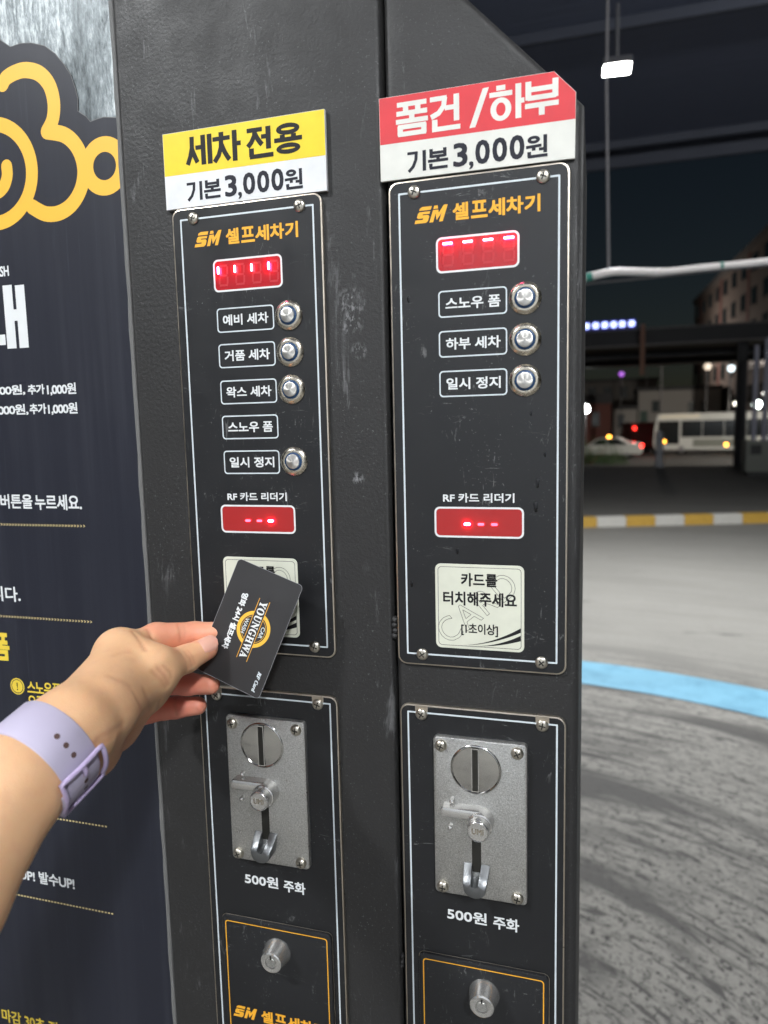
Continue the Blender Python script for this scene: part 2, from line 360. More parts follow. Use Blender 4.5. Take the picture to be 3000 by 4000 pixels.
# ---------------------------------------------------------------- near canopy with its floodlights, plus an added lamp and bounce wall
m = mat('canopy_sheet', (.05,.06,.095), .6); t = NT(m); t.bump(t.noise(t.coord((1, 18, 1)), 1.0, 2), .3, .02)
mat('beam_paint', (.022,.026,.04), .7)
can = thing('wash_bay_canopy', 'dark steel canopy roof over the wash bays, carried on slim beams', 'canopy', (1, 2, 5))
mb = MB(); mb.box(-7000, 12000, -8000, 10350, 5000, 5060); mb.build('roof_deck', m, can, WORLD)
for i in range(7):
    y = -7400+i*2900; MB().box(-7000, 12000, y, y+60, 4900, 4998).build('purlin', _m['beam_paint'], can, WORLD)
for x in (-5200, 3900, 8600):
    MB().box(x, x+110, -8000, 10300, 4690, 4898).build('main_beam', _m['canopy_sheet'], can, WORLD)
MB().box(-7000, 12000, 10352, 10420, 4780, 5120).build('fascia', _m['beam_paint'], can, WORLD)
for x in (-5150, 8650):
    for y in (-7000, 9600): MB().box(x-60, x+60, y-60, y+60, 0, 4688).build('column', _m['canopy_sheet'], can, WORLD)
mat('lamp_housing', (.05,.05,.055), .5); mat('lamp_lens', (.9,.9,.9), .3, emit=(1,.99,.95), es=60.)
def floodlight(loc, aim, power, label, size=(.20,.12), ceil=4.69, colr=(.96,.985,1.)):
    loc = Vector(loc); d = (Vector(aim)-loc).normalized()
    sx_ = Vector((0,0,1)).cross(d); sx_ = sx_.normalized() if sx_.length > 1e-3 else Vector((1,0,0)); sy_ = d.cross(sx_).normalized()
    e = thing('floodlight', label, 'floodlight', tuple(loc)); F = Frame(loc, sx_, sy_, d)
    a, b = size[0]*500, size[1]*500
    MB().plate(rrect(-a-14, a+14, -b-14, b+14, 10), -55, 0, 4, True).build('housing', _m['lamp_housing'], e, F)
    MB().plate(rrect(-a, a, -b, b, 6), .5, 3, 1).build('lens', _m['lamp_lens'], e, F)
    mb = MB(); mb.tube([loc*1000-d*40, Vector((loc.x, loc.y, ceil))*1000], 14, 8); mb.build('bracket', _m['lamp_housing'], e, WORLD)
    li = bpy.data.lights.new('lamp_light', 'AREA'); li.shape = 'RECTANGLE'; li.size = size[0]; li.size_y = size[1]; li.energy = power; li.color = colr
    lo = bpy.data.objects.new('lamp_light', li); col.objects.link(lo)
    lo.matrix_world = Matrix(((sx_.x, -sy_.x, -d.x, loc.x+d.x*.006), (sx_.y, -sy_.y, -d.y, loc.y+d.y*.006), (sx_.z, -sy_.z, -d.z, loc.z+d.z*.006), (0,0,0,1)))
    lo.parent = e; lo.matrix_parent_inverse = Matrix.Translation(-loc)
    return e
floodlight((.142, 6.30, 4.21), (.25, 5.0, 0), 300.0, 'lit white floodlight hanging under the canopy beyond the kiosks', (.20,.115))
floodlight((.6, -2.5, 4.4), (.0, -4.7, 3.0), 330.0, 'added unseen floodlight under the canopy lighting the bounce wall', (.30,.20))  # added lamp, out of view, brightening the wall that the chrome reflects
floodlight((-2.2, -1.7, 4.0), (-.6, .4, 1.0), 112.0, 'lit floodlight under the canopy facing the wash guide board', (.30,.20))
floodlight((1.4, -2.2, 3.8), (.1, .6, 1.0), 108.0, 'lit floodlight under the canopy facing the red and white price sign', (.30,.20))
floodlight((3.6, 3.2, 4.4), (2.6, 7.0, 0), 215.0, 'lit floodlight under the canopy above the open forecourt', (.30,.20))

m = mat('bounce_panel', (.55,.55,.53), .6); t = NT(m); t.base(t.mix(t.noise(t.coord((3, 1, .6)), 1.0, 5), (.40,.42,.44), (.60,.62,.65)))
bw = thing('added_bounce_wall', 'pale panelled wall added behind the viewer to reflect light onto the cabinets', 'wall', (.5, -4.7, 0))  # unseen wall, added as fill and for the chrome to mirror
for i in range(9): MB().box(-5200+i*1250, -5200+i*1250+1240, -4720, -4660, 60, 4600).build('wall_panel', m, bw, WORLD)
MB().box(-5200, 6050, -4740, -4640, 0, 58).build('base_rail', _m['lamp_housing'], bw, WORLD)
# ---------------------------------------------------------------- the two pay cabinets
FY, Z0, XL, XR = .479, 1.3654, -.2395, -.0746
FL, FR_, FP = Frame((XL, FY, Z0)), Frame((XR, FY, Z0)), Frame((0, FY+.006, Z0))
def prism(name, pts, y0, y1, bev, mt, parent, seg=4):
    bm = bmesh.new(); fr = [bm.verts.new((x, y0, z)) for x, z in pts]; bk = [bm.verts.new((x, y1, z)) for x, z in pts]
    n = len(pts); f0 = bm.faces.new(fr); bm.faces.new(list(reversed(bk)))
    for i in range(n): bm.faces.new((fr[(i+1) % n], fr[i], bk[i], bk[(i+1) % n]))
    bmesh.ops.recalc_face_normals(bm, faces=bm.faces)
    bmesh.ops.bevel(bm, geom=[e for e in bm.edges if e in f0.edges], offset=bev, segments=seg, profile=.5, affect='EDGES')
    me = bpy.data.meshes.new(name); bm.to_mesh(me); bm.free(); me.materials.append(mt)
    return link(name, me, parent, True, None, 40)
cabL = thing('pay_cabinet', 'tall black painted steel pay cabinet with five labels and four buttons', 'pay cabinet', (XL, FY, 0))
cabR = thing('pay_cabinet', 'tall black pay cabinet with slanted top and three labelled buttons', 'pay cabinet', (XR, FY, 0))
prism('body', [(-.3410, 0), (-.1368, 0), (-.1368, 2.30), (-.3410, 2.30)], FY, FY+.20, .0055, _m['cabinet_paint'], cabL)
prism('body', [(-.1356, 0), (-.0080, 0), (-.0080, 1.6160), (-.1180, 1.7290), (-.1356, 1.7470)], FY, FY+.16, .0065, _m['cabinet_paint'], cabR)
mat('sealant', (.14,.14,.138), .75)
mb = MB(); mb.tube([(-342.0+.15*math.sin(z*.05), FY*1000+3.4, z) for z in range(300, 2280, 12)], [2.1+.2*math.sin(z*.11)+.15*math.sin(z*.37) for z in range(300, 2280, 12)], 8); mb.build('edge_sealant', _m['sealant'], cabL, WORLD, True)
# weld beads in the joint between the two bodies
for (z, n, r) in ((1.283, 4, 2.6), (1.02, 3, 1.6)):
    for i in range(n):
        MB().lathe([(r*s, w) for s, w in ((1, -1), (.95, 1.0), (.7, 2.0), (.35, 2.6), (.0, 2.8))], 0, 0, 10).build('weld_bead', _m['cabinet_paint'], cabR, LOCAL, True, (-.1360+random.uniform(-.0006, .0006), FY+.0018, z-.004*i))

# shared meshes ------------------------------------------------------------
def shared(mb, name, mt, smooth=True):
    o = mb.build(name, mt, None, LOCAL, smooth); me = o.data; bpy.data.objects.remove(o); return me
screw_me = shared(MB().lathe([(4.3, 0), (4.3, .5), (4.1, 1.0), (3.4, 1.55), (2.2, 1.95), (.9, 2.1), (0, 2.12)], n=20), 'screw', _m['screw_steel'])
pscrew_me = shared(MB().lathe([(4.4, 0), (4.4, .6), (4.15, 1.5), (3.3, 2.4), (2.0, 2.95), (0, 3.1)], n=20), 'screw', _m['screw_steel'])
cross_me = shared(MB().box(-2.3, 2.3, -.45, .45, 0, 1).box(-.45, .45, -2.3, 2.3, 0, 1.02), 'cross_recess', _m['dark_recess'], False)
bez_me = shared(MB().lathe([(10.4, 0), (10.4, .6), (10.1, 1.0), (8.6, 2.0), (8.2, 2.2), (7.0, 2.2), (6.7, 1.9), (6.6, .4)], n=40), 'push_button', _m['bezel_steel'])
ring_me = shared(MB().lathe([(6.6, 1.0), (6.6, 1.7), (6.3, 1.9), (5.2, 1.9)], n=32), 'light_ring', _m['blue_plastic'])
capm = MB(); prof = []
for k in range(72):
    a = 2*math.pi*k/72; rr = 5.1 + (.16 if k % 2 else 0); prof.append((rr*math.cos(a), rr*math.sin(a)))
capm.plate(prof, 1.0, 3.4, .35)
cap_me = shared(capm, 'cap', _m['brushed_cap'])
def inst(me, name, parent, loc, rot=0):
    o = link(name, me, parent, False, loc)
    if rot: o.rotation_euler = (0, rot, 0)
    return o
def sm_logo(mb, u0, v0, u1, v1, w):
    W_, H_ = u1-u0, v1-v0; sl = .16
    def P(pts): mb.poly([(u0+W_*(x*.84+sl*y), v0+H_*y) for x, y in pts], w)
    P([(.0,.0),(.40,.0),(.46,.10),(.46,.36),(.40,.46),(.20,.46),(.20,.52),(.44,.52),(.44,.66),(.06,.66),(.02,.58),(.02,.36),(.08,.28),(.26,.28),(.26,.20),(.0,.20)])
    P([(.03,.74),(.44,.74),(.44,.95),(.10,.95),(.03,.86)])
    P([(.53,0),(.66,0),(.66,.50),(.765,.10),(.87,.50),(.87,0),(1,0),(1,.95),(.87,.95),(.765,.52),(.715,.70),(.53,.70)]); P([(.53,.77),(.695,.77),(.65,.95),(.53,.95)])
    return mb
def cabinet_front(cab, F, xc, rows, lit, rflit):
    T = 2.6                                          # panel sheet thickness
    out = rrect(-58.6, 58.6, -113.2, 216.6, 6.5)
    cp = MB().plate(out, 0, T, .5).build('control_panel', _m['steel_edge'], cab, F, True)
    MB().poly(rrect(-57.5, 57.5, -112.1, 215.5, 5.6), T+.06).build('printed_face', _m['panel_black'], cp, F)
    MB().ring(rrect(-51.9, 52.7, -105.6, 209.2, .4, 1), rrect(-50.7, 51.5, -104.4, 208.0, .3, 1), T+.12).build('border_line', _m['print_line'], cp, F)
    w = T+.13
    mb = sm_logo(MB(), -41.0, 188.7, -18.4, 199.5, w); mb.build('logo', _m['print_gold'], cp, F)
    mb = MB()
    for ch, (a, b) in zip('셀프세차기', ((-15.4, -4.8), (-3.3, 7.4), (7.9, 18.5), (19.3, 30.1), (30.8, 40.6))): letter(mb, ch, (a, 188.4, b, 199.2), w, .75)
    mb.build('lettering', _m['print_gold'], cp, F)
    for txt, zc, btn in rows:
        MB().ring(rrect(-25.7, 19.7, zc-8.7, zc+8.7, 2.6), rrect(-24.8, 18.8, zc-7.8, zc+7.8, 1.9), w).build('label_box', _m['print_line'], cp, F)
        letter(MB(), txt, (-20.9, zc-3.9, 15.4, zc+3.9), w, .42, .98).build('lettering', _m['print_white'], cp, F)
        if btn:
            b = inst(bez_me, 'push_button', cab, (xc+.0312, FY-T*.001, Z0+zc*.001+.0003)); inst(ring_me, 'light_ring', b, (0,0,0)); inst(cap_me, 'cap', b, (0,0,0))
            b.rotation_euler = (0, random.uniform(0, 6), 0)
    letter(MB(), 'RF 카드 리더기', (-24.2, 3.4, 24.2, 9.8), w, .38, 1.0).build('lettering', _m['print_white'], cp, F)
    # digital price display: red window set back behind a white printed rim
    def display(name, u0, v0, u1, v1, mtl, dep):
        d = MB().plate(rrect(u0, u1, v0, v1, 3.2), T, T+.10).build(name, _m[mtl], cab, F)
        MB().ring(rrect(u0-.4, u1+.4, v0-.4, v1+.4, 3.8), rrect(u0+.9, u1-.9, v0+.9, v1-.9, 2.7), T+.17).build('rim', _m['print_white'], d, F); return d
    d = display('price_display', -26.4, 156.0, 27.2, 178.1, 'display_red', 1)
    for k, u in enumerate((-18.9, -5.6, 7.6, 20.9)):
        seg = {}
        for nm, (a, b, c_, e_) in dict(top=(-3.3, 2.9, 3.3, 4.6+0), mid=(-3.2, -.7, 3.2, .7), bot=(-3.3, -7.4, 3.3, -6.0), tl=(-3.9, .9, -2.5, 6.2), tr=(2.5, .9, 3.9, 6.2), bl=(-3.9, -5.9, -2.5, -.9), br=(2.5, -5.9, 3.9, -.9)).items():
            if nm == 'top': b, e_ = 6.2, 7.6
            seg[nm] = (u+a, 167+b, u+c_, 167+e_)
        for nm, (a, b, c_, e_) in seg.items():
            on = (nm == lit)
            if on: continue
            sh = .10
            MB().plate([(a, b), (c_, b), (c_+.2, e_), (a+.2, e_)], T+.1, T+.16).build('dark_segment', _m['segment_off'], d, F)
        a, b, c_, e_ = seg[lit]; a += .2; c_ += .2
        MB().plate(inset(rrect(a, c_, b, e_, .65, 3), .0), T+1.6, T+2.2, .15).build('lit_segment', _m['segment_lit' if k in (0, 3) else 'seg_glow_soft'], d, F)
    d = display('card_display', -30.0, -20.4, 30.1, 0, 'display_red_dull', 1)
    for k, u in enumerate((-7.6, 1.8, 10.9)):
        MB().plate(rrect(u-2.2, u+2.2, -12.2, -10.4, .8, 3), T+.9, T+1.3, .15).build('lit_segment', _m['segment_lit' if k == rflit else 'segment_dim'], d, F)
    # card pad
    pd = MB().plate(rrect(-30.5, 30.7, -99.2, -39.2, 4.0), T, T+.5, .2).build('card_pad', _m['pad_cream'], cab, F); w = T+.55
    MB().ring(rrect(-28.6, 28.8, -97.2, -41.2, 2.6), rrect(-28.3, 28.5, -96.9, -41.5, 2.4), w).build('border_line', _m['print_black'], pd, F)
    mb = MB(); letter(mb, '카드를', (-12.3, -54.6, 12.6, -45.2), w, .55, 1.02); letter(mb, '터치해주세요', (-25.0, -68.3, 25.8, -58.4), w, .55, 1.0); letter(mb, '[1초이상]', (-12.5, -89.4, 13.0, -80.6), w, .3, .95)
    mb.build('lettering', _m['print_black'], pd, F)
    # outline word running up the pad
    ov, of = glyphs('CARD'); cu_ = bpy.data.curves.new('t', 'FONT'); cu_.body = 'CARD'; cu_.fill_mode = 'NONE'; cu_.resolution_u = 4; cu_.space_character = 1.12
    to = bpy.data.objects.new('t', cu_); me = to.to_mesh(); vv = np.array([x.co[:2] for x in me.vertices]); ee = [tuple(e.vertices) for e in me.edges]; to.to_mesh_clear(); bpy.data.objects.remove(to)
    mb = MB(); lo, hi = vv.min(0), vv.max(0); ca, sa = math.cos(R_(40)), math.sin(R_(40))
    q = (vv-lo)/(hi-lo); q = np.stack([q[:, 0]*64, q[:, 1]*17.5], 1); q = np.stack([-20.8+q[:, 0]*ca-q[:, 1]*sa, -97.0+q[:, 0]*sa+q[:, 1]*ca], 1)
    for a, b in ee:
        if max(abs(q[a][0]), abs(q[b][0])) < 30.2: mb.stroke([q[a], q[b]], .28, w+.06, False)
    mb.build('outline_lettering', _m['print_black'], pd, F)
    mb = MB(); n = 16
    def sw(u0, v0, va, vb, bend):
        top = [(u0+(28.4-u0)*i/n, v0+(va-v0)*(i/n)**bend) for i in range(n+1)]; bo = [(u0+(28.4-u0)*i/n, v0+(vb-v0)*(i/n)**bend) for i in range(n+1)]
        for i in range(n): mb.add([(*bo[i], w+.03), (*bo[i+1], w+.03), (*top[i+1], w+.03), (*top[i], w+.03)], [(0,1,2,3)])
    sw(-18, -96.9, -82.2, -85.3, 2.0); sw(-8, -96.9, -87.4, -91.2, 2.1); mb.build('swoosh', _m['print_black'], pd, F)
    def scr(me, u, v, w_, ch):
        s_ = inst(me, 'screw', cab, (xc+u*.001, FY-w_*.001, Z0+v*.001), random.uniform(0, 3)); inst(cross_me, 'cross_recess', s_, (0, -ch*.001, 0)); return s_
    for (u, v) in ((-41, 209.0), (42.3, 209.1), (-40.6, -105.2), (42.2, -105.3)): scr(screw_me, u, v, T, 1.2)
    # coin panel
    co = MB().plate(rrect(-58.0, 58.6, -480, -142.9, 6.5), 0, T, .5).build('coin_panel', _m['steel_edge'], cab, F, True)
    MB().poly(rrect(-57.0, 57.6, -479, -144.0, 5.6), T+.06).build('printed_face', _m['panel_black'], co, F)
    MB().ring(rrect(-52.6, 53.3, -474, -148.0, .4, 1), rrect(-51.4, 52.1, -472.8, -149.2, .3, 1), T+.12).build('border_line', _m['print_line'], co, F)
    mb = MB(); letter(mb, '500원', (-25.2, -305.4, 4.0, -296.0), T+.13, .5); letter(mb, '주화', (8.6, -306.6, 27.2, -296.6), T+.13, .5); mb.build('lettering', _m['print_white'], co, F)
    for (u, v) in ((-42.1, -149.8), (42.9, -149.8)):
        scr(screw_me, u, v, T, 1.2)
        MB().box(u-4.6, u+4.6, v, -143.4, T+.05, T+.10).build('bare_notch', _m['steel_edge'], co, F)
    # coin mechanism
    pl = MB().plate(rrect(-33, 33.1, -282.3, -163.3, 3.2), T, T+4.4, 1.3).build('coin_plate', _m['steel_plate'], cab, F, True)
    Wp = T+4.4; mb = MB()
    mb.lathe([(18.0, Wp-.2), (18.0, Wp+1.0), (17.5, Wp+1.5), (17.0, Wp+1.6), (16.4, Wp+1.0), (13, Wp+1.35), (9, Wp+1.65), (4.5, Wp+1.85), (0, Wp+1.9)], -2.4, -184.6, 48)
    mb.build('entry_disc', _m['mirror_chrome'], pl, F, True)
    MB().box(-4.7, -.6, -200.0, -169.4, Wp+.9, Wp+1.97).build('coin_slot', _m['dark_recess'], pl, F)
    mb = MB(); mb.ring([(-5.3, -200.7), (0, -200.7), (0, -168.7), (-5.3, -168.7)], [(-4.7, -200.0), (-.6, -200.0), (-.6, -169.4), (-4.7, -169.4)], Wp+1.99); mb.build('slot_rim', _m['chrome'], pl, F)
    for (u, v) in ((-27.1, -169.6), (26.4, -169.6), (-27.1, -276.9), (26.4, -276.9)): scr(pscrew_me, u, v, Wp-.05, 2.2)
    # return lever: bar, boss and knob
    mb = MB(); mb.plate(rrect(-26.6, 3, -219.0, -211.4, 2.6), Wp, Wp+8.5, 1.4); mb.lathe([(9.2, Wp), (9.2, Wp+9), (8.8, Wp+10), (7.9, Wp+10.5), (7.7, Wp+16.5), (7.3, Wp+17.3), (6.8, Wp+17.6), (6.5, Wp+17.1), (0, Wp+17.0)], 1.2, -221.2, 36)
    lv = mb.build('return_lever', _m['chrome'], pl, F, True)
    letter(MB(), 'UMI', (-2.9, -223.3, 5.3, -219.1), Wp+17.15, .3).build('maker_mark', _m['steel_edge'], pl, F)
    for (u, v) in ((-19.4, -209.2), (-20.8, -229.6)):
        MB().lathe([(1.9, Wp), (1.9, Wp+2.5), (1.5, Wp+3.5), (.7, Wp+4.0), (0, Wp+4.1)], u, v, 16).build('stop_pin', _m['chrome'], pl, F, True)
    if 'cast_zinc' not in _m: metal('cast_zinc', (.27,.28,.29), .34, .5, 900, .3)
    # reject slot and chute
    MB().poly([(-5.7, -226), (.9, -226), (.9, -262), (-5.7, -262)], Wp+.10).build('reject_slot', _m['dark_recess'], pl, F)
    mb = MB(); n = 18
    op = [(-11.6, -255.6), (-11.3, -258.5), (-11.0, -261.5), (-10.6, -264.5), (-10.2, -267.0)] + [(-2.2+7.8*math.cos(math.pi*(1+i/n)), -268.0+6.6*math.sin(math.pi*(1+i/n))) for i in range(n+1)] + [(5.8, -267.0), (6.2, -264.5), (6.6, -261.5), (6.9, -258.5), (7.2, -255.6)]
    ip = [(-5.8, -255.6), (-5.7, -258.0), (-5.6, -260.0), (-5.4, -262.0), (-5.2, -263.6)] + [(-2.4+2.7*math.cos(math.pi*(1+i/n)), -264.4+2.6*math.sin(math.pi*(1+i/n))) for i in range(n+1)] + [(.4, -263.6), (.6, -262.0), (.8, -260.0), (.9, -258.0), (1.0, -255.6)]
    def hgt(v): return Wp + max(.3, min(12.0, (-255.4-v)*1.3))
    m_ = len(op); V = [(a, b, Wp) for a, b in op]+[(a, b, hgt(b)-.5) for a, b in op]+[(a+(c_-a)*.1, b+(d_-b)*.1, hgt(b)) for (a, b), (c_, d_) in zip(op, ip)]+[(a, b, hgt(b)-.4) for a, b in ip]+[(a, b+.3, Wp+.2) for a, b in ip]
    mb.add(V, [(k*m_+i+1, k*m_+i, (k+1)*m_+i, (k+1)*m_+i+1) for k in range(4) for i in range(m_-1)])
    mb.build('return_chute', _m['cast_zinc'], pl, F, True, None, 50)
    # cash door with its tubular lock
    dr = MB().plate(rrect(-46.8, 48.2, -462, -334.8, 4.0), T, T+2.6, .9).build('cash_door', _m['panel_black'], cab, F, True)
    MB().ring(rrect(-47.2, 48.6, -462.4, -334.4, 4.4), rrect(-46.7, 48.1, -461.9, -334.9, 3.9), T+.2).build('door_gap', _m['steel_edge'], dr, F)
    MB().ring(rrect(-43.6, 45.0, -458, -338.4, 2.6), rrect(-42.8, 44.2, -457.2, -339.2, 2.0), T+2.72).build('border_line', _m['print_gold'], dr, F)
    sm_logo(MB(), -40.4, -423.2, -18.4, -412.4, T+2.73).build('logo', _m['print_gold'], dr, F)
    mb = MB()
    for ch, (a, b) in zip('셀프세차기', ((-15.0, -4.4), (-3.0, 7.6), (8.1, 18.7), (19.4, 30.2), (30.9, 40.7))): letter(mb, ch, (a, -423.2, b, -412.6), T+2.73, .7)
    mb.build('lettering', _m['print_gold'], dr, F)
    lk = MB().lathe([(11.4, T+2.6), (11.4, T+3.4), (11.0, T+4.2), (9.0, T+14), (8.6, T+15.2), (7.6, T+15.8), (5.0, T+15.6), (4.9, T+14.2)], 2.2, -357.6, 40).build('lock', _m['chrome'], cab, F, True)
    mb = MB(); mb.lathe([(5.2, T+14.0), (3.6, T+14.0)], 2.2, -357.6, 32); mb.build('key_ring_gap', _m['dark_recess'], lk, F)
    mb = MB(); mb.lathe([(3.7, T+13.6), (3.7, T+15.3), (3.4, T+15.6), (0, T+15.6)], 2.2, -357.6, 32); mb.build('lock_core', _m['steel_plate'], lk, F, True)
    MB().box(1.6, 2.8, -354.6, -351.2, T+15.0, T+15.9).build('key_notch', _m['dark_recess'], lk, F)
mat('wet_black', (.004,.004,.005), .08)
rg = random.Random(5)
cabinet_front(cabL, FL, XL, (('예비 세차', 135.5, 1), ('거품 세차', 110.0, 1), ('왁스 세차', 83.7, 1), ('스노우 폼', 58.0, 0), ('일시 정지', 32.2, 1)), 'tl', 2)
cabinet_front(cabR, FR_, XR, (('스노우 폼', 135.6, 1), ('하부 세차', 109.6, 1), ('일시 정지', 83.4, 1)), 'top', 0)

for (u, v, s_) in ((39.3, 17.5, 2.3), (38.2, 2.0, 2.6), (-46.0, 141.5, 1.7), (-14.5, -29.5, 1.6), (44.0, 36.0, 1.2), (35.0, 63.0, 1.2), (-47.5, -54.0, 1.5)):      # water left on the panel
    pts = [(u+s_*math.cos(a)*rg.uniform(.6, 1.0)*.75, v+s_*math.sin(a)*rg.uniform(.7, 1.0)-(s_*1.0 if 4.0 < a < 5.4 else 0)) for a in [i*.449 for i in range(14)]]
    MB().plate(pts, 2.66, 2.95, .12).build('water_drop', _m['wet_black'], cabR, FR_, True)
# ---------------------------------------------------------------- price signs
sgL = thing('price_sign', 'yellow and white price plate fixed above the four button cabinet panel', 'sign', (XL, FY, Z0+.24))
p = MB().box(-62.2, 63.0, 216.8, 269.2, .4, 3.2).build('sign_plate', _m['sign_white'], sgL, FL)
MB().poly([(-62.0, 240.0), (62.8, 239.6), (62.8, 269.0), (-62.0, 269.0)], 3.26).build('yellow_field', _m['sign_yellow'], p, FL)
mb = MB()
for ch, b in (('세', (-43.3, 244.7, -22.7, 264.8)), ('차', (-22.0, 244.2, .0, 264.8)), ('전', (4.4, 243.9, 25.2, 264.0)), ('용', (25.4, 243.9, 46.2, 264.0))): block(mb, ch, b, 3.32, 3.8, 3.0)
mb.build('lettering', _m['print_black'], p, FL)
def price(mb, w, du=0, dv=0):
    for ch, b, bo in (('기', (-44.5, 221.0, -31.6, 233.8), 1), ('본', (-30.7, 221.2, -17.3, 233.8), 1), ('원', (32.3, 220.4, 45.6, 233.4), 1)): block(mb, ch, (b[0]+du, b[1]+dv, b[2]+du, b[3]+dv), w, 2.3, 1.8)
    for ch, a, b in (('3', -14.0, -4.6), (',', -3.8, -.8), ('0', .3, 9.7), ('0', 11.2, 20.6), ('0', 22.1, 31.4)):
        letter(mb, ch, (a+du, (220.6 if ch != ',' else 218.2)+dv, b+du, (235.2 if ch != ',' else 223.0)+dv), w, 1.0 if ch != ',' else .5)
mb = MB(); price(mb, 3.32); mb.build('lettering', _m['print_charcoal'], p, FL)
sgR = thing('price_sign', 'red and white price plate with a clipped corner above three button panel', 'sign', (XR, FY, Z0+.24))
p = MB().plate([(-63.9, 218.2), (61.4, 217.8), (61.8, 256.5), (48.6, 270.3), (-64.0, 270.6)], .4, 2.2, .3).build('sign_plate', _m['sign_cream'], sgR, FR_)
MB().poly([(-63.6, 241.3), (61.5, 240.9), (61.5, 256.4), (48.5, 270.0), (-63.7, 270.3)], 2.26).build('red_field', _m['sign_red'], p, FR_)
mb = MB()
for ch, b in (('폼', (-52.5, 244.9, -31.0, 266.0)), ('건', (-30.0, 244.9, -9.6, 266.2)), ('하', (8.8, 246.0, 30.6, 266.5)), ('부', (31.0, 245.9, 51.5, 266.4))): block(mb, ch, b, 2.32, 3.6, 3.0)
mb.poly([(-4.1, 244.0), (-.2, 244.2), (8.6, 267.0), (4.7, 266.8)], 2.34); mb.build('lettering', _m['sign_cream'], p, FR_)
mb = MB(); price(mb, 2.32, -.7, .8); mb.build('lettering', _m['print_charcoal'], p, FR_)

# ---------------------------------------------------------------- wash guide board at the left
bd = thing('wash_guide_board', 'black wash guide board with orange cloud emblem beside the cabinets', 'notice board', (-.8, FY+.01, 0))
sheet = MB().box(-1500, -336, -1300, 900, -14, 0).build('backing_sheet', _m['streaked_sheet'], bd, FP)
M0 = -463.0
half = [(-338.5, 289.0), (-346, 290.6), (-356.6, 292.4), (-363, 291.9), (-368.6, 290.9), (-372, 295), (-378.8, 299.7), (-378.2, 308), (-379.6, 315.6), (-383, 326), (-388.4, 334.3), (-396, 343.5), (-405, 350.5), (-417.5, 354.6), (-427, 355.9), (-436.7, 354.9), (-446.5, 361.9), (-455, 365.5), (M0, 366.5)]
outl = [(-338.5, -1200)] + half + [(2*M0-x, y) for x, y in reversed(half[:-1])] + [(2*M0+338.5-230, 289), (2*M0+338.5-230, -1200)]
film = MB().plate(outl, 0, .5).build('printed_film', _m['poster_film'], bd, FP)
mb = MB(); w = .56; sw_ = 11.6
def smooth_path(p, k=5):
    P = [np.array(q, float) for q in p]; out = []
    for i in range(len(P)-1):
        a, b, c_, d_ = P[max(i-1, 0)], P[i], P[i+1], P[min(i+2, len(P)-1)]
        for j in range(k):
            x = j/k; out.append(.5*((2*b)+(-a+c_)*x+(2*a-5*b+4*c_-d_)*x*x+(-a+3*b-3*c_+d_)*x**3))
    return [tuple(q) for q in out]+[tuple(P[-1])]
bump = smooth_path([(-447, 329), (-443, 333), (-434, 335.6), (-424, 335.8), (-412, 331.5), (-403.5, 322), (-400.4, 309), (-402.5, 297), (-408.6, 288.8)])
lobe = smooth_path([(-408.6, 288.8), (-393.5, 284.5), (-384, 276.5), (-378.7, 266), (-377.7, 254), (-382, 242), (-391, 232.5), (-403, 227.7), (-416, 228.5), (-428, 235.0)])
for sgn in (1, -1):
    fx = (lambda q: q) if sgn > 0 else (lambda q: [(2*M0-x, y) for x, y in q])
    mb.stroke(fx(bump), sw_, w); mb.stroke(fx(lobe), sw_, w+.03)
    mb.ring(circ(*fx([(-358.6, 257.3)])[0], 21.4, 40), circ(*fx([(-358.6, 257.3)])[0], 10.2, 40), w+.06)
mb.ring(circ(M0, 263.6, 43.2, 64), circ(M0, 263.6, 32, 64), w+.09)
mb.stroke(smooth_path([(-449.4, 268), (-449.6, 261), (-453.4, 253.6), (-460, 249.6), (M0-3, 249.2), (M0-9.5, 253.6), (M0-13.4, 261), (M0-13.6, 268)]), 10.6, w)
mb2 = MB(); mb2.ring(outl, inset(outl, .55), .56); mb2.build('film_edge', _m['sealant'], film, FP)
mb.build('cloud_emblem', _m['poster_orange'], film, FP)
def pt(txt, box, bold=.4, mtl='print_white', sp=.96): letter(MB(), txt, box, .58, bold, sp).build('lettering', _m[mtl], film, FP)
pt('WASH', (-478, 184.2, -455.6, 192.4), .5); pt('용안', (-537, 126.6, -478, 177.0), 4.5)
MB().box(-463.2, -454.0, 126.8, 177.2, .5, .58).box(-450.9, -441.8, 126.7, 176.4, .5, .58).box(-454.0, -450.9, 148.6, 157.6, .5, .579).box(-479, -464.6, 130.0, 138.4, .5, .58).box(-479, -471, 138.4, 172, .5, .579).build('lettering', _m['print_white'], film, FP)
pt('3,000원,', (-489, 88.8, -449, 97.4), .55, sp=.88); pt('추가', (-446.3, 88.8, -429.4, 97.0), .55, sp=.9); pt('1,000원', (-427.2, 87.4, -399, 97.0), .55, sp=.88)
pt('3,000원,', (-486, 72.4, -447.4, 81.6), .55, sp=.88); pt('추가', (-446.0, 72.9, -429.2, 81.4), .55, sp=.9); pt('1,000원', (-427.6, 71.8, -399, 81.3), .55, sp=.88)
MB().poly([(-500, 85.6), (-447.2, 85.4), (-447.6, 99.6), (-500, 99.8)], .53).build('price_patch', _m['print_charcoal'], film, FP)
pt('버튼을', (-484.0, -5.6, -450.6, 6.8), .6); pt('누르세요.', (-448.2, -6.4, -401.6, 6.6), .6); pt('있습니다.', (-530, -86.6, -471.3, -73.4), .6)
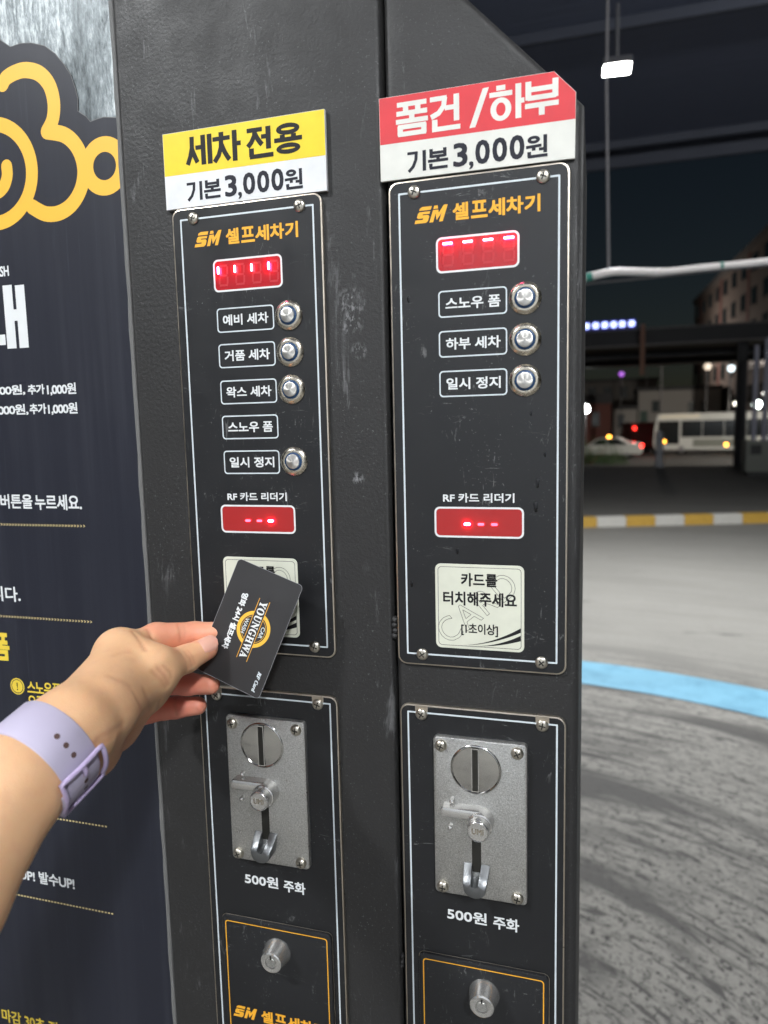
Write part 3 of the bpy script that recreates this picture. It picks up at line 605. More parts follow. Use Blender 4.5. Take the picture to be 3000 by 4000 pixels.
pt('스노우폼', (-560, -140.4, -487.8, -115.0), 2.0, 'print_yellow'); pt('스노우폼', (-472.2, -168.6, -437.0, -156.6), .5, 'print_yellow', .9); pt('사용 시', (-433.5, -168.6, -398, -156.6), .5, 'print_yellow'); pt('요금', (-472.6, -181.5, -455.0, -169.6), .5, 'print_yellow', .9); pt('투입', (-452.0, -181.5, -432.0, -169.6), .5, 'print_yellow')
mb = MB(); mb.ring(circ(-482.8, -162.6, 7.5), circ(-482.8, -162.6, 6.4), .58); mb.poly(circ(-482.8, -162.6, 5.7), .58); mb.build('warning_mark', _m['print_yellow'], film, FP)
letter(MB(), '!', (-483.4, -166.2, -482.2, -159.0), .64, .3).build('lettering', _m['print_black'], film, FP)
pt('광택UP!', (-522, -347, -481.6, -335.6), .6); pt('발수UP!', (-477.0, -347.2, -438.6, -335.2), .6)
pt('마감 30초 전', (-534.4, -497.6, -470, -484.0), .5, 'print_yellow'); pt('1', (-542, -496, -538, -484), .5)
for v, dash in ((-19.3, 0), (-100.0, 0), (-281.5, 1), (-362.8, 1)):
    mb = MB(); u = -402.0
    while u > -640:
        if dash: mb.poly(rrect(u, u+2.1, v-.75, v+.75, .5, 2), .58)
        else: mb.poly([(u, v-.95), (u+1.2, v), (u, v+.95), (u+1.0, v+.95), (u+2.3, v), (u+1.0, v-.95)], .58)
        u -= 3.35 if dash else 3.0
    mb.build('dotted_rule', _m['dotted_gold'], film, FP)
# ---------------------------------------------------------------- card held at the reader
CO, CXa, CYa, CN = (-.235, .446, 1.281), (.941, -.047, -.335), (.337, .226, .914), (.032, -.973, .229)
FC = Frame(CO, CXa, CYa, CN)
card = thing('membership_card', 'black plastic wash card with orange ring emblem held over the card pad', 'card', CO)
m = mat('card_plastic', (.022,.021,.022), .38); t = NT(m); t.rough(t.ramp(t.noise(t.coord(), 60, 4), [(.3, .33), (.7, .45)])); t.bump(t.noise(t.coord(), 1500, 2), .05, .0002)
mat('card_edge', (.30,.30,.32), .4)
cb = MB().plate(rrect(-27, 27, -42.8, 42.8, 3.2), -.4, .4, .12, True).build('card_body', _m['card_plastic'], card, FC)
MB().ring(rrect(-27.03, 27.03, -42.83, 42.83, 3.2), rrect(-26.8, 26.8, -42.6, 42.6, 3.0), .405).build('edge_line', _m['card_edge'], card, FC)
# print runs down the length of the card
FCr = Frame(FC(0, 0, .42), tuple(-FC.ey), tuple(FC.ex), tuple(FC.n))     # u runs down the card, v to its right edge
def shear(mb, k): mb.v = [(a, b+k*a, c_) for a, b, c_ in mb.v]; return mb
mb = MB(); mb.ring(circ(-.4, 3.9, 13.0, 56), circ(-.4, 3.9, 10.4, 56), .0); mb.ring(circ(-.4, 3.9, 9.6, 48), circ(-.4, 3.9, 9.3, 48), .0); mb.build('ring_emblem', _m['poster_orange'], card, FCr)
MB().box(-22.6, 22.6, -.2, 7.9, .015, .03).build('banner', _m['card_plastic'], card, FCr)
mb = MB(); mb.box(-22.6, 22.6, -.5, -.1, .02, .05); mb.box(-22.6, 22.6, 7.9, 8.3, .02, .05); mb.build('banner_line', _m['print_gold'], card, FCr)
letter(MB(), '𝐘𝐎𝐔𝐍𝐆𝐇𝐖𝐀', (-21.2, 1.1, 21.2, 7.0), .06, .25, 1.1).build('lettering', _m['print_white'], card, FCr)
mb = MB(); letter(mb, 'CAR', (-4.6, 9.3, 3.8, 12.2), .03, .15); letter(mb, 'WASH', (-6.0, -4.6, 5.2, -1.7), .03, .15)
mb.build('lettering', _m['print_line'], card, FCr)
mb = MB(); letter(mb, '영화 24시 셀프세차', (-21.8, -14.2, 20.8, -9.0), .03, .45, .96); mb.build('lettering', _m['print_white'], card, FCr)
mb = MB(); letter(mb, '𝑹𝑭 𝑪𝒂𝒓𝒅', (25.0, 19.3, 39.8, 22.2), .03, .22); mb.build('lettering', _m['print_line'], card, FCr)

# ---------------------------------------------------------------- the hand: one smooth skin over a skeleton
HJ = {'F0': (-288.7, 229.7, 1207.6, 31.0), 'F1': (-290.9, 284.2, 1238.2, 26.5), 'S': (-289.5, 303.4, 1245.4, 23.0), 'W': (-284.2, 321.7, 1253.1, 20.0), 'W2': (-289.8, 336.9, 1237.2, 14.0), 'I0': (-307.8, 397.9, 1272.6, 10.8), 'I1': (-297.1, 424.6, 1275.8, 10.6), 'I2': (-278.4, 444.6, 1273.8, 9.0), 'I3': (-260.6, 451.0, 1274.6, 7.6), 'M0': (-315.1, 409.8, 1259.1, 12.0), 'M1': (-313.9, 438.9, 1236.1, 9.4), 'M2': (-286.9, 445.7, 1235.1, 8.1), 'M3': (-267.4, 444.3, 1236.4, 6.8), 'R0': (-322.9, 417.6, 1238.8, 12.0), 'R1': (-318.8, 438.9, 1214.2, 9.2), 'R2': (-299.9, 448.8, 1214.4, 7.9), 'R3': (-284.7, 453.4, 1215.4, 6.8), 'P0': (-328.0, 420.6, 1223.8, 11.0), 'P1': (-327.0, 445.2, 1208.1, 7.6), 'P2': (-314.8, 457.2, 1207.5, 6.9), 'P3': (-304.7, 463.3, 1207.4, 6.2), 'T0': (-283.1, 345.5, 1256.3, 15.5), 'T1': (-279.3, 395.8, 1263.3, 12.2), 'T2': (-271.7, 421.1, 1263.4, 9.6), 'T3': (-263.3, 434.6, 1267.3, 8.2), 'K': (-294.9, 396.8, 1266.4, 12.0), 'H': (-297.5, 374.0, 1232.5, 14.0), 'H0': (-290.4, 344.0, 1227.5, 12.0), 'N1': (-288.6, 397.5, 1248.8, 13.0)}
HJ['E0'] = (-276.0, 40.0, 1096.0, 37.0)
def jp(n): return np.array(HJ[n][:3], np.float32), HJ[n][3]
def cone(P, a, b):
    pa, ra = jp(a); pb, rb = jp(b); ab = pb-pa; L = float(ab@ab)
    q = P-pa; tt = np.clip((q@ab)/L, 0, 1); d = q-tt[..., None]*ab
    return np.sqrt((d*d).sum(-1)) - (ra+(rb-ra)*tt)
def smin(a, b, k):
    h_ = np.clip(.5+.5*(b-a)/k, 0, 1); return b+(a-b)*h_ - k*h_*(1-h_)
PALM = [('E0', 'F0', 8), ('F0', 'F1', 8), ('F1', 'S', 8), ('S', 'W', 8), ('S', 'W2', 8), ('W', 'I0', 16), ('W', 'M0', 12), ('W2', 'M0', 12), ('W2', 'R0', 12), ('W2', 'P0', 12), ('W', 'T0', 10), ('T0', 'T1', 9), ('T0', 'K', 10), ('I0', 'K', 8), ('K', 'T1', 8),
        ('T0', 'N1', 9), ('N1', 'T1', 8), ('H0', 'H', 9), ('W2', 'H0', 9), ('H', 'P0', 9), ('H', 'N1', 7), ('R0', 'P0', 8), ('M0', 'R0', 8), ('I0', 'M0', 8), ('I0', 'T1', 14), ('T0', 'I0', 14)]
FING = [[('I0', 'I1'), ('I1', 'I2'), ('I2', 'I3')], [('M0', 'M1'), ('M1', 'M2'), ('M2', 'M3')], [('R0', 'R1'), ('R1', 'R2'), ('R2', 'R3')], [('P0', 'P1'), ('P1', 'P2'), ('P2', 'P3')], [('T1', 'T2'), ('T2', 'T3')]]
def field(P):
    s = None
    for a, b, k in PALM:
        d = cone(P, a, b); s = d if s is None else smin(s, d, k)
    out = None; fd = []
    for ch in FING:
        f_ = None
        for a, b in ch:
            d = cone(P, a, b); f_ = d if f_ is None else smin(f_, d, 3.0)
        fd.append(f_); g_ = smin(s, f_, 5.0); out = g_ if out is None else np.minimum(out, g_)
    return out, s, fd
CREASES = []
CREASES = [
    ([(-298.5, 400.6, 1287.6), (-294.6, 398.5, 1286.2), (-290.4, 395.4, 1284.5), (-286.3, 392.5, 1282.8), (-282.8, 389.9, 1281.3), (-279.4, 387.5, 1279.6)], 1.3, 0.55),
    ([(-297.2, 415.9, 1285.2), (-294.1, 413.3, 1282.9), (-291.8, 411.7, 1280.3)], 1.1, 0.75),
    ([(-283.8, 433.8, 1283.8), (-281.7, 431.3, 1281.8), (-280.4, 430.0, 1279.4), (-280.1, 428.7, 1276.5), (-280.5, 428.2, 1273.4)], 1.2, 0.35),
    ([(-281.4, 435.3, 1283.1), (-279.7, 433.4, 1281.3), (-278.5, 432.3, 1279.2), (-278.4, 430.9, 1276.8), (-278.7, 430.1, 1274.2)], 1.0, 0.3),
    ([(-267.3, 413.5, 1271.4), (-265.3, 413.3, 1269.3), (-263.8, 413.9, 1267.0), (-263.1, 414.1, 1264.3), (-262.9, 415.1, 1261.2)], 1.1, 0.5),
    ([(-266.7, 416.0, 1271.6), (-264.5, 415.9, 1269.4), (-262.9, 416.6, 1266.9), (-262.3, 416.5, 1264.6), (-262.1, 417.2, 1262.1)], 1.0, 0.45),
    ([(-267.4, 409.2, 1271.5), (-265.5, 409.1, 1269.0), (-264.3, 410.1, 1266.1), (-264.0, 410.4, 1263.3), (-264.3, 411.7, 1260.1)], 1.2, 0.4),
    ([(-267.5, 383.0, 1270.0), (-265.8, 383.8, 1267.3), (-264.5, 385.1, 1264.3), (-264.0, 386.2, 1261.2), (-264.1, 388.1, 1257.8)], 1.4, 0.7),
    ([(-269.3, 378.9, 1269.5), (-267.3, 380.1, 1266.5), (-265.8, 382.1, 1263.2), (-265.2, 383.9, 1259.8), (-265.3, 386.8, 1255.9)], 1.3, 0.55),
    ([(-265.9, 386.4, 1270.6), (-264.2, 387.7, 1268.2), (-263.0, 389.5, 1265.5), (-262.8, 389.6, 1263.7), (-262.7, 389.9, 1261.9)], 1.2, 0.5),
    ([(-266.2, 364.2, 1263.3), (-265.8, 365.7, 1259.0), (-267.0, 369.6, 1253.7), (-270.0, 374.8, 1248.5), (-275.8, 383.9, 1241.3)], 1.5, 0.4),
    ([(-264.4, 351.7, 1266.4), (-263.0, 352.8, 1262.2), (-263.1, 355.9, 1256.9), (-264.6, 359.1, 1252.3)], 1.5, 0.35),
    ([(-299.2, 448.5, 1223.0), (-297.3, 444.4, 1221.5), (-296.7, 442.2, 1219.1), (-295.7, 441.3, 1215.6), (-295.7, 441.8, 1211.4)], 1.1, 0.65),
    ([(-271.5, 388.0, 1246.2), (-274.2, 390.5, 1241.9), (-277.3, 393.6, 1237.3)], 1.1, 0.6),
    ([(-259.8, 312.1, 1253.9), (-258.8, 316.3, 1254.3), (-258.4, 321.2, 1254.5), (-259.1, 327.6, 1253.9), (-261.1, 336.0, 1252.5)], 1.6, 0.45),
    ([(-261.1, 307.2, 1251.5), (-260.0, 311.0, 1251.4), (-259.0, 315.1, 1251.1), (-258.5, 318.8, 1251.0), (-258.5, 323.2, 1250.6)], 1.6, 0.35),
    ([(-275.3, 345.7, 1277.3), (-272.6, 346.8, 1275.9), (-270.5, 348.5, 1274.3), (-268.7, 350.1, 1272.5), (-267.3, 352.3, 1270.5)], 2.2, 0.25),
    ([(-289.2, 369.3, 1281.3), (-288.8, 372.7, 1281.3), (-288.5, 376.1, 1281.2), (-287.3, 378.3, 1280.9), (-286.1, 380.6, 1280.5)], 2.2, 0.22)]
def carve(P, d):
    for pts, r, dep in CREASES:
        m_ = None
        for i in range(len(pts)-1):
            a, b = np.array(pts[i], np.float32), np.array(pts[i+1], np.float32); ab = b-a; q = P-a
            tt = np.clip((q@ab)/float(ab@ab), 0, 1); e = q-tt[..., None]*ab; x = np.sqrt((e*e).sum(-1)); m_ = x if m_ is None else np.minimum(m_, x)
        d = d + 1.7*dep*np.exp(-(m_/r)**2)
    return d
def skin_mesh(step=1.5):
    lo = np.min([np.array(v[:3])-v[3]-12 for k, v in HJ.items()], 0); hi = np.max([np.array(v[:3])+v[3]+12 for k, v in HJ.items()], 0)
    n = np.ceil((hi-lo)/step).astype(int)+1
    ax = [(lo[i]+step*np.arange(n[i])).astype(np.float32) for i in range(3)]
    G = np.full(n, 50., np.float32)
    B = 24                                               # evaluate only the blocks the surface can pass through
    for i in range(0, n[0], B):
        for j in range(0, n[1], B):
            for k in range(0, n[2], B):
                X, Y, Z = ax[0][i:i+B], ax[1][j:j+B], ax[2][k:k+B]
                c_ = np.array([[X.mean(), Y.mean(), Z.mean()]], np.float32); rad = .5*math.sqrt((X[-1]-X[0])**2+(Y[-1]-Y[0])**2+(Z[-1]-Z[0])**2)
                d0 = float(field(c_)[0][0])
                if abs(d0) > rad+9: G[i:i+B, j:j+B, k:k+B] = d0; continue
                P = np.stack(np.meshgrid(X, Y, Z, indexing='ij'), -1).reshape(-1, 3); d = field(P)[0]
                d = carve(P, d) if d0 < rad+6 else d
                G[i:i+B, j:j+B, k:k+B] = d.reshape(len(X), len(Y), len(Z))
    S = G < 0
    c8 = [S[a:n[0]-1+a, b:n[1]-1+b, c_:n[2]-1+c_] for a in (0, 1) for b in (0, 1) for c_ in (0, 1)]
    tot = sum(x.astype(np.int8) for x in c8); act = (tot > 0) & (tot < 8)
    idx = np.argwhere(act); vid = np.full(act.shape, -1, np.int64); vid[act] = np.arange(len(idx))
    acc = np.zeros((len(idx), 3)); cnt = np.zeros(len(idx))
    cor = [(a, b, c_) for a in (0, 1) for b in (0, 1) for c_ in (0, 1)]
    for p in range(8):
        for q in range(p+1, 8):
            if sum(abs(x-y) for x, y in zip(cor[p], cor[q])) != 1: continue
            ga = G[tuple((idx+cor[p]).T)]; gb = G[tuple((idx+cor[q]).T)]; x = (ga < 0) != (gb < 0)
            tt = np.where(x, ga/np.where(np.abs(ga-gb) < 1e-9, 1, ga-gb), 0)
            pos = np.array(cor[p])+tt[:, None]*(np.array(cor[q])-np.array(cor[p])); acc[x] += pos[x]; cnt[x] += 1
    V = lo + step*(idx+acc/cnt[:, None])
    F = []
    for a in range(3):
        b, c_ = [(1, 2), (2, 0), (0, 1)][a]
        s0 = np.moveaxis(S, (a, b, c_), (0, 1, 2)); vv = np.moveaxis(vid, (a, b, c_), (0, 1, 2))
        e = s0[:-1, 1:-1, 1:-1] != s0[1:, 1:-1, 1:-1]; w_ = np.argwhere(e); i, j, k = w_[:, 0], w_[:, 1]+1, w_[:, 2]+1
        qd = np.stack([vv[i, j-1, k-1], vv[i, j, k-1], vv[i, j, k], vv[i, j-1, k]], 1); fl = ~s0[i, j, k]; qd[fl] = qd[fl][:, ::-1]; F.append(qd)
    return V, np.concatenate(F)
HV, HF = skin_mesh(1.2)
arm = thing('person', 'left hand of a person with bare forearm reaching in, holding a black card', 'person', tuple(np.array(HJ['S'][:3])/1000))
me = bpy.data.meshes.new('hand'); me.from_pydata((HV/1000).tolist(), [], HF.tolist()); me.update()
# skin tone: fingers and palm side pinker than the back of the hand
_, ps, fd = field(HV.astype(np.float32))
pink = np.zeros(len(HV))
for f_, amt, edge in ((fd[0], .55, 0), (fd[1], 1.0, 0), (fd[2], .95, 0), (fd[3], .9, 0), (fd[4], .12, 0)):
    pink = np.maximum(pink, amt*np.clip((ps-1.0-np.maximum(f_, 0))/6.0, 0, 1))
def near_blob(n, r): return np.exp(-(((HV-np.array(HJ[n][:3]))**2).sum(1))/(r*r))
pink = np.maximum(pink, .45*np.clip(near_blob('H', 22)+near_blob('H0', 20), 0, 1))
pink = np.maximum(pink, .50*near_blob('T3', 11)); pink = np.maximum(pink, .30*near_blob('I1', 13))
pale = .9*near_blob('M3', 8)+.7*near_blob('R3', 8)+.8*near_blob('R1', 9)*0
pink = np.clip(pink-.55*pale, 0, 1)
cz = np.clip(carve(HV.astype(np.float32), np.zeros(len(HV), np.float32))*1.1, 0, 1)  # creases: redder skin, with the shade of the fold painted in
ca_ = me.color_attributes.new('blush_fold_shade', 'FLOAT_COLOR', 'POINT')
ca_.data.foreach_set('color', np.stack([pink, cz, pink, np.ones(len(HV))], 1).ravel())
m = mat('skin', (.7,.45,.3), .48); t = NT(m); c = t.coord()
va = t.n('ShaderNodeVertexColor', layer_name='blush_fold_shade')
tone = t.mix(t.noise(c, 45, 5, .6), (.74,.43,.235), (.81,.50,.29)); tone = t.mix(t.math('MULTIPLY', t.ramp(t.noise(c, 120, 3), [(.5, 0.), (.75, 1.)]), .25), tone, (.66,.33,.22))
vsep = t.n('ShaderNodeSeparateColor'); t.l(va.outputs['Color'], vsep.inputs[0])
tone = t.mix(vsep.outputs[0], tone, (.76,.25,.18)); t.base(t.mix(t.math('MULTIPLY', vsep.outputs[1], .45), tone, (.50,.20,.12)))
t.b.inputs['Subsurface Weight'].default_value = .22; t.b.inputs['Subsurface Radius'].default_value = (1., .35, .2); t.b.inputs['Subsurface Scale'].default_value = .004
vor = t.n('ShaderNodeTexVoronoi', feature='DISTANCE_TO_EDGE'); vor.inputs['Scale'].default_value = 900; t.l(c, vor.inputs['Vector'])
t.bump(t.math('ADD', t.math('MULTIPLY', vor.outputs['Distance'], .8), t.noise(c, 260, 4, .6)), .22, .0008)
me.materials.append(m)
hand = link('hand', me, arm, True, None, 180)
sm = hand.modifiers.new('relax', 'SMOOTH'); sm.factor = .5; sm.iterations = 1
# thumb nail
pa, ra = jp('T2'); pb, rb = jp('T3')
tx = Vector(pb-pa).normalized(); toc = (Vector(EYE)*1000-Vector(pb)); toc = (toc-tx*toc.dot(tx)).normalized(); sd = tx.cross(toc)
if sd.z > 0: sd = -sd
up_ = (toc*math.cos(R_(22)) - sd*math.sin(R_(22))).normalized(); sd = tx.cross(up_)
V = []; nu, nv = 13, 15
for i in range(nu):
    for j in range(nv):
        a = -1+2*i/(nu-1); b = -1+2*j/(nv-1)
        wd = 1.0 if b < .35 else math.sqrt(max(0, 1-((b-.35)/.66)**2))*.98+.02
        wd *= .90+.10*min(1, (b+1)*1.4); ang = a*wd*R_(47)
        ctr = Vector(pb)+tx*(b*6.6+.6); rr = rb*1.035+.35-.9*max(0, b-.1)**2 - .25*max(0, -b-.6)
        if abs(a) > .95 or b < -.9: rr -= .55
        V.append(tuple((ctr+up_*(rr*math.cos(ang))+sd*(rr*math.sin(ang)))))
mb = MB(); mb.add(V, [(i*nv+j, (i+1)*nv+j, (i+1)*nv+j+1, i*nv+j+1) for i in range(nu-1) for j in range(nv-1)])
m = mat('nail', (.74,.40,.31), .4); m.node_tree.nodes['Principled BSDF'].inputs['Subsurface Weight'].default_value = .15; m.node_tree.nodes['Principled BSDF'].inputs['Subsurface Scale'].default_value = .002
mb.build('thumb_nail', m, hand, WORLD, True, None, 180)

# ---------------------------------------------------------------- watch strap round the wrist
wa, wb, wS = (np.array(HJ[k][:3]) for k in ('F1', 'W', 'S'))
AX = Vector(wb-wa).normalized(); SC = Vector(wS)
E1 = (Vector(EYE)*1000-SC); E1 = (E1-AX*E1.dot(AX)).normalized(); E2 = AX.cross(E1)
if E2.z > 0: E2 = -E2                                  # E1 looks at the viewer, E2 hangs down
def arm_r(th, s):
    d = np.array(E1*math.cos(th)+E2*math.sin(th), np.float32); o = np.array(SC+AX*s, np.float32)
    ts = np.arange(8, 42, .25, dtype=np.float32); f_ = None
    P = o+ts[:, None]*d
    for a, b, k in PALM[1:6]:
        x = cone(P, a, b); f_ = x if f_ is None else smin(f_, x, k)
    ins = np.nonzero(f_ < 0)[0]; return float(ts[ins[-1]]) if len(ins) else 20.
NT_, band = 96, None
def rad(th): return sum(arm_r(th, s) for s in (-9, 0, 9))/3
RT = [rad(2*math.pi*i/NT_) for i in range(NT_)]; RT = [sum(RT[(i+j) % NT_] for j in range(-3, 4))/7 for i in range(NT_)]
def Rth(th):
    x = (th/(2*math.pi)*NT_) % NT_; i = int(x); f_ = x-i; return RT[i % NT_]*(1-f_)+RT[(i+1) % NT_]*f_
def sp_(th, s, h_): r = Rth(th)+h_; return tuple(SC+AX*s+E1*(r*math.cos(th))+E2*(r*math.sin(th)))
wt = thing('watch_strap', 'lilac rubber watch strap with punched holes buckled round the wrist', 'watch strap', tuple(SC/1000))
m = mat('lilac_rubber', (.50,.455,.60), .55); t = NT(m); t.bump(t.noise(t.coord(), 1400, 2), .10, .0003); t.base(t.mix(t.noise(t.coord(), 30, 3), (.47,.43,.57), (.53,.485,.63)))
m2 = mat('lilac_buckle', (.52,.43,.66), .28); mat('hole_shadow', (.10,.055,.05), .8)
HW = 12.6
def bandmesh(t0, t1, h0, h1, hw, n, close=False, taper=0):
    prof = [(-hw, h0), (-hw, h1-1.0), (-hw+.35, h1-.35), (-hw+1.0, h1), (0, h1+.25), (hw-1.0, h1), (hw-.35, h1-.35), (hw, h1-1.0), (hw, h0)]
    V = []; k = len(prof)
    for i in range(n+(0 if close else 1)):
        th = t0+(t1-t0)*i/n; q = 1.0
        if taper: q = math.sqrt(max(.02, 1-max(0, (i/n-(1-taper))/taper)**2))
        V += [sp_(th, s*q, h_) for s, h_ in prof]
    m_ = n if close else n+1; fs = [((i % m_)*k+j, (i % m_)*k+j+1, ((i+1) % m_)*k+j+1, ((i+1) % m_)*k+j) for i in range(n) for j in range(k-1)]
    if not close: fs += [tuple(range(k)), tuple(reversed(range((m_-1)*k, m_*k)))]
    return MB().add(V, fs)
bm_ = bandmesh(0, 2*math.pi, -.6, 2.3, HW, 120, True); band = bm_.build('band', m, wt, WORLD, True, None, 50)
tail = bandmesh(R_(38), R_(118), 2.4, 3.5, 11.0, 40, False, .25).build('strap_tail', m, wt, WORLD, True, None, 50)
for k, th in enumerate((-4, 9, 22)):
    mb = MB(); s0 = 0.2; R0 = Rth(R_(th)); cc = Vector(sp_(R_(th), s0, 2.58)); nn = (E1*math.cos(R_(th))+E2*math.sin(R_(th))).normalized(); tg_ = nn.cross(AX).normalized()
    Fh = Frame(cc/1000, tuple(AX), tuple(tg_), tuple(nn))
    mb.lathe([(1.95, -.1), (1.75, .04), (1.55, -.02)], 0, 0, 20); mb.build('hole_rim', m, wt, Fh, True)
    MB().poly(circ(0, 0, 1.6, 20), -.01).build('punched_hole', _m['hole_shadow'], wt, Fh)
for th in (58, 71):
    cc = Vector(sp_(R_(th), 0, 3.80)); nn = (E1*math.cos(R_(th))+E2*math.sin(R_(th))).normalized(); Fh = Frame(cc/1000, tuple(AX), tuple(nn.cross(AX)), tuple(nn))
    MB().poly(circ(0, 0, 1.5, 18), .02).build('punched_hole', _m['hole_shadow'], wt, Fh)
# buckle: a bent loop with a prong
t0, t1 = 35, 86; lp = []
for i in range(15): lp.append(sp_(R_(t0)+.0, -HW-1.8+(2*HW+3.6)*i/14, 4.4+.9*math.sin(math.pi*i/14)))
for i in range(1, 10): lp.append(sp_(R_(t0+(t1-t0)*i/10), HW+1.8, 5.0-1.6*i/10))
for i in range(15): lp.append(sp_(R_(t1), HW+1.8-(2*HW+3.6)*i/14, 4.6))
for i in range(1, 10): lp.append(sp_(R_(t1+(t0-t1)*i/10), -HW-1.8, 3.4+1.6*i/10))
MB().tube(lp, 1.45, 10, True).build('buckle', m2, wt, WORLD, True, None, 80)
MB().tube([sp_(R_(t0), 0, 5.4), sp_(R_(41), 0, 5.6), sp_(R_(48), 0, 4.6)], [1.2, 1.5, 1.1], 8).build('prong', m2, wt, WORLD, True)
MB().tube([sp_(R_(50+(t1-50)*i/8), -HW-1.4, 2.6+.8*math.sin(i)) for i in range(9)], 2.3, 10).build('keeper', m, wt, WORLD, True)
# ---------------------------------------------------------------- white hanging pipe beyond the cabinets
def mm(*p): return tuple(x*1000 for x in p)
mat('pipe_white', (.66,.62,.60), .5); mat('tape_green', (.02,.20,.15), .5); mat('rod_grey', (.12,.115,.12), .5, .3); mat('cable_black', (.03,.028,.03), .5)
pp = thing('hanging_pipe', 'white flexible pipe hung across the bay with green tape wraps', 'pipe', (.3, 3.53, 2.1))
pts = [(-.75, 3.46, 2.02), (-.3, 3.49, 2.062), (-.071, 3.499, 2.084), (.0, 3.499, 2.096), (.081, 3.499, 2.105), (.19, 3.52, 2.100), (.302, 3.537, 2.093), (.42, 3.55, 2.098), (.532, 3.56, 2.103), (.725, 3.577, 2.111), (1.2, 3.6, 2.14), (2.2, 3.65, 2.2)]
MB().tube([mm(*p) for p in smooth_path(pts, 4)], 16, 12).build('pipe', _m['pipe_white'], pp, WORLD, True)
for (a, b, r) in (((-.045, 3.499, 2.088), (-.015, 3.499, 2.0935), 17.5), ((.531, 3.56, 2.103), (.541, 3.561, 2.1035), 18.5)): MB().tube([mm(*a), mm(*b)], r, 14).build('tape_wrap', _m['tape_green'], pp, WORLD, True)
for (x, y, z) in ((.056, 3.50, 2.10), (1.05, 3.59, 2.13), (-.6, 3.47, 2.03)):
    MB().tube([mm(x, y, z), mm(x-.02, y, 2.9), mm(x-.02, y, 4.99)], 6, 8).build('hanger_rod', _m['rod_grey'], pp, WORLD, True)
cb_ = MB().tube([mm(*p) for p in smooth_path([(-.5, 3.47, 2.0), (-.07, 3.47, 2.052), (.1, 3.47, 2.058), (.255, 3.49, 2.066), (.42, 3.52, 2.077), (.8, 3.55, 2.09)], 4)], 5, 6).build('slack_cable', _m['cable_black'], None, WORLD, True)
tag(cb_, 'thin black cable sagging just under the white pipe', 'cable')

# ---------------------------------------------------------------- far canopy with lit letters
mat('far_steel', (.035,.035,.04), .6); mat('fascia_grey', (.20,.19,.185), .6); mat('post_brown', (.33,.16,.10), .6)
fcn = thing('service_canopy', 'long dark flat canopy across the far side of the forecourt', 'canopy', (4, 28, 0))
MB().box(-9000, 14000, 24000, 33000, 3830, 4330).build('roof_slab', _m['far_steel'], fcn, WORLD)
MB().box(-9000, 14000, 23930, 23996, 3790, 3850).build('gutter_edge', _m['fascia_grey'], fcn, WORLD)
MB().box(-9000, 14000, 23940, 23998, 4300, 4345).build('top_trim', _m['fascia_grey'], fcn, WORLD)
for x in (4380, -6500, 12500): MB().box(x-140, x+140, 24500, 24780, 0, 3829).build('column', _m['far_steel'], fcn, WORLD)
for y in (26500, 29500): MB().box(-9000, 14000, y, y+160, 3640, 3828).build('cross_beam', _m['far_steel'], fcn, WORLD)
m = mat('led_blue', (.7,.75,1), .5, emit=(.45,.53,1.0), es=5.); mat('led_frame', (.03,.03,.12), .5, emit=(.05,.06,.6), es=.6)
for i, x in enumerate((-269, 14, 287, 550, 805, 1086)):
    e = thing('lit_letter', 'blue white lit letter block on the roof edge of the far canopy', 'lit letter', (x/1000, 23.48, 4.345), 'lit letter blocks on the far canopy')
    Fq = Frame((x/1000, 23.9, 4.49))
    MB().plate(rrect(-112, 112, -120, 120, 30), -40, 20, 8, True).build('case', _m['led_frame'], e, Fq)
    mb = MB(); mb.ring(rrect(-80, 80, -78, 78, 40), rrect(-52, 52, -48, 48, 26), 24)
    for k in (-24, 0, 24): mb.box(k-7, k+7, -36, 36, 21, 25)
    mb.build('glowing_face', m, e, Fq)
bp = thing('hanging_post', 'rust brown steel post fixed to the front of the far canopy', 'post', (1.38, 23.4, 3))
MB().box(1318, 1440, 23250, 23370, 2860, 4370).build('post', _m['post_brown'], bp, WORLD); MB().box(1318, 1440, 23370, 23930, 4000, 4090).build('arm', _m['post_brown'], bp, WORLD)
# ---------------------------------------------------------------- things on the far side
mat('bollard_paint', (.55,.56,.60), .5)
b = thing('bollard', 'white round topped bollard at the edge of the forecourt', 'bollard', (2.0, 24.22, 0))
MB().lathe([(150, 0), (150, 60), (125, 80), (125, 1000), (115, 1080), (80, 1140), (0, 1165)], 0, 0, 20).build('post', _m['bollard_paint'], b, Frame((2.0, 24.22, 0), (1,0,0), (0,1,0), (0,0,1)), True)
b['fixed'] = (2.0, 24.22, 0)
mat('machine_grey', (.22,.23,.20), .5); mat('machine_dark', (.03,.03,.03), .5); mat('tube_white', (.45,.45,.55), .4)
v = thing('vacuum_machine', 'grey green vacuum machine cabinet with two pale tubes above it', 'machine', (3.95, 20.1, 0))
MB().box(3700, 4300, 19900, 20500, 120, 900).build('case', _m['machine_grey'], v, WORLD); MB().box(3760, 4240, 19960, 20440, 0, 120).build('plinth', _m['machine_dark'], v, WORLD); MB().box(3800, 4050, 19880, 19898, 560, 800).build('front_panel', _m['machine_dark'], v, WORLD)
MB().tube([mm(3.92, 20.2, .9), mm(3.92, 20.2, 3.3)], 60, 12).build('tube', _m['tube_white'], v, WORLD, True); MB().tube([mm(4.16, 20.2, .9), mm(4.16, 20.2, 3.45)], 60, 12).build('tube', _m['tube_white'], v, WORLD, True); MB().tube([mm(4.16, 20.2, 3.4), mm(4.4, 20.2, 3.55), mm(5.2, 20.2, 3.55)], 60, 12).build('tube', _m['tube_white'], v, WORLD, True)
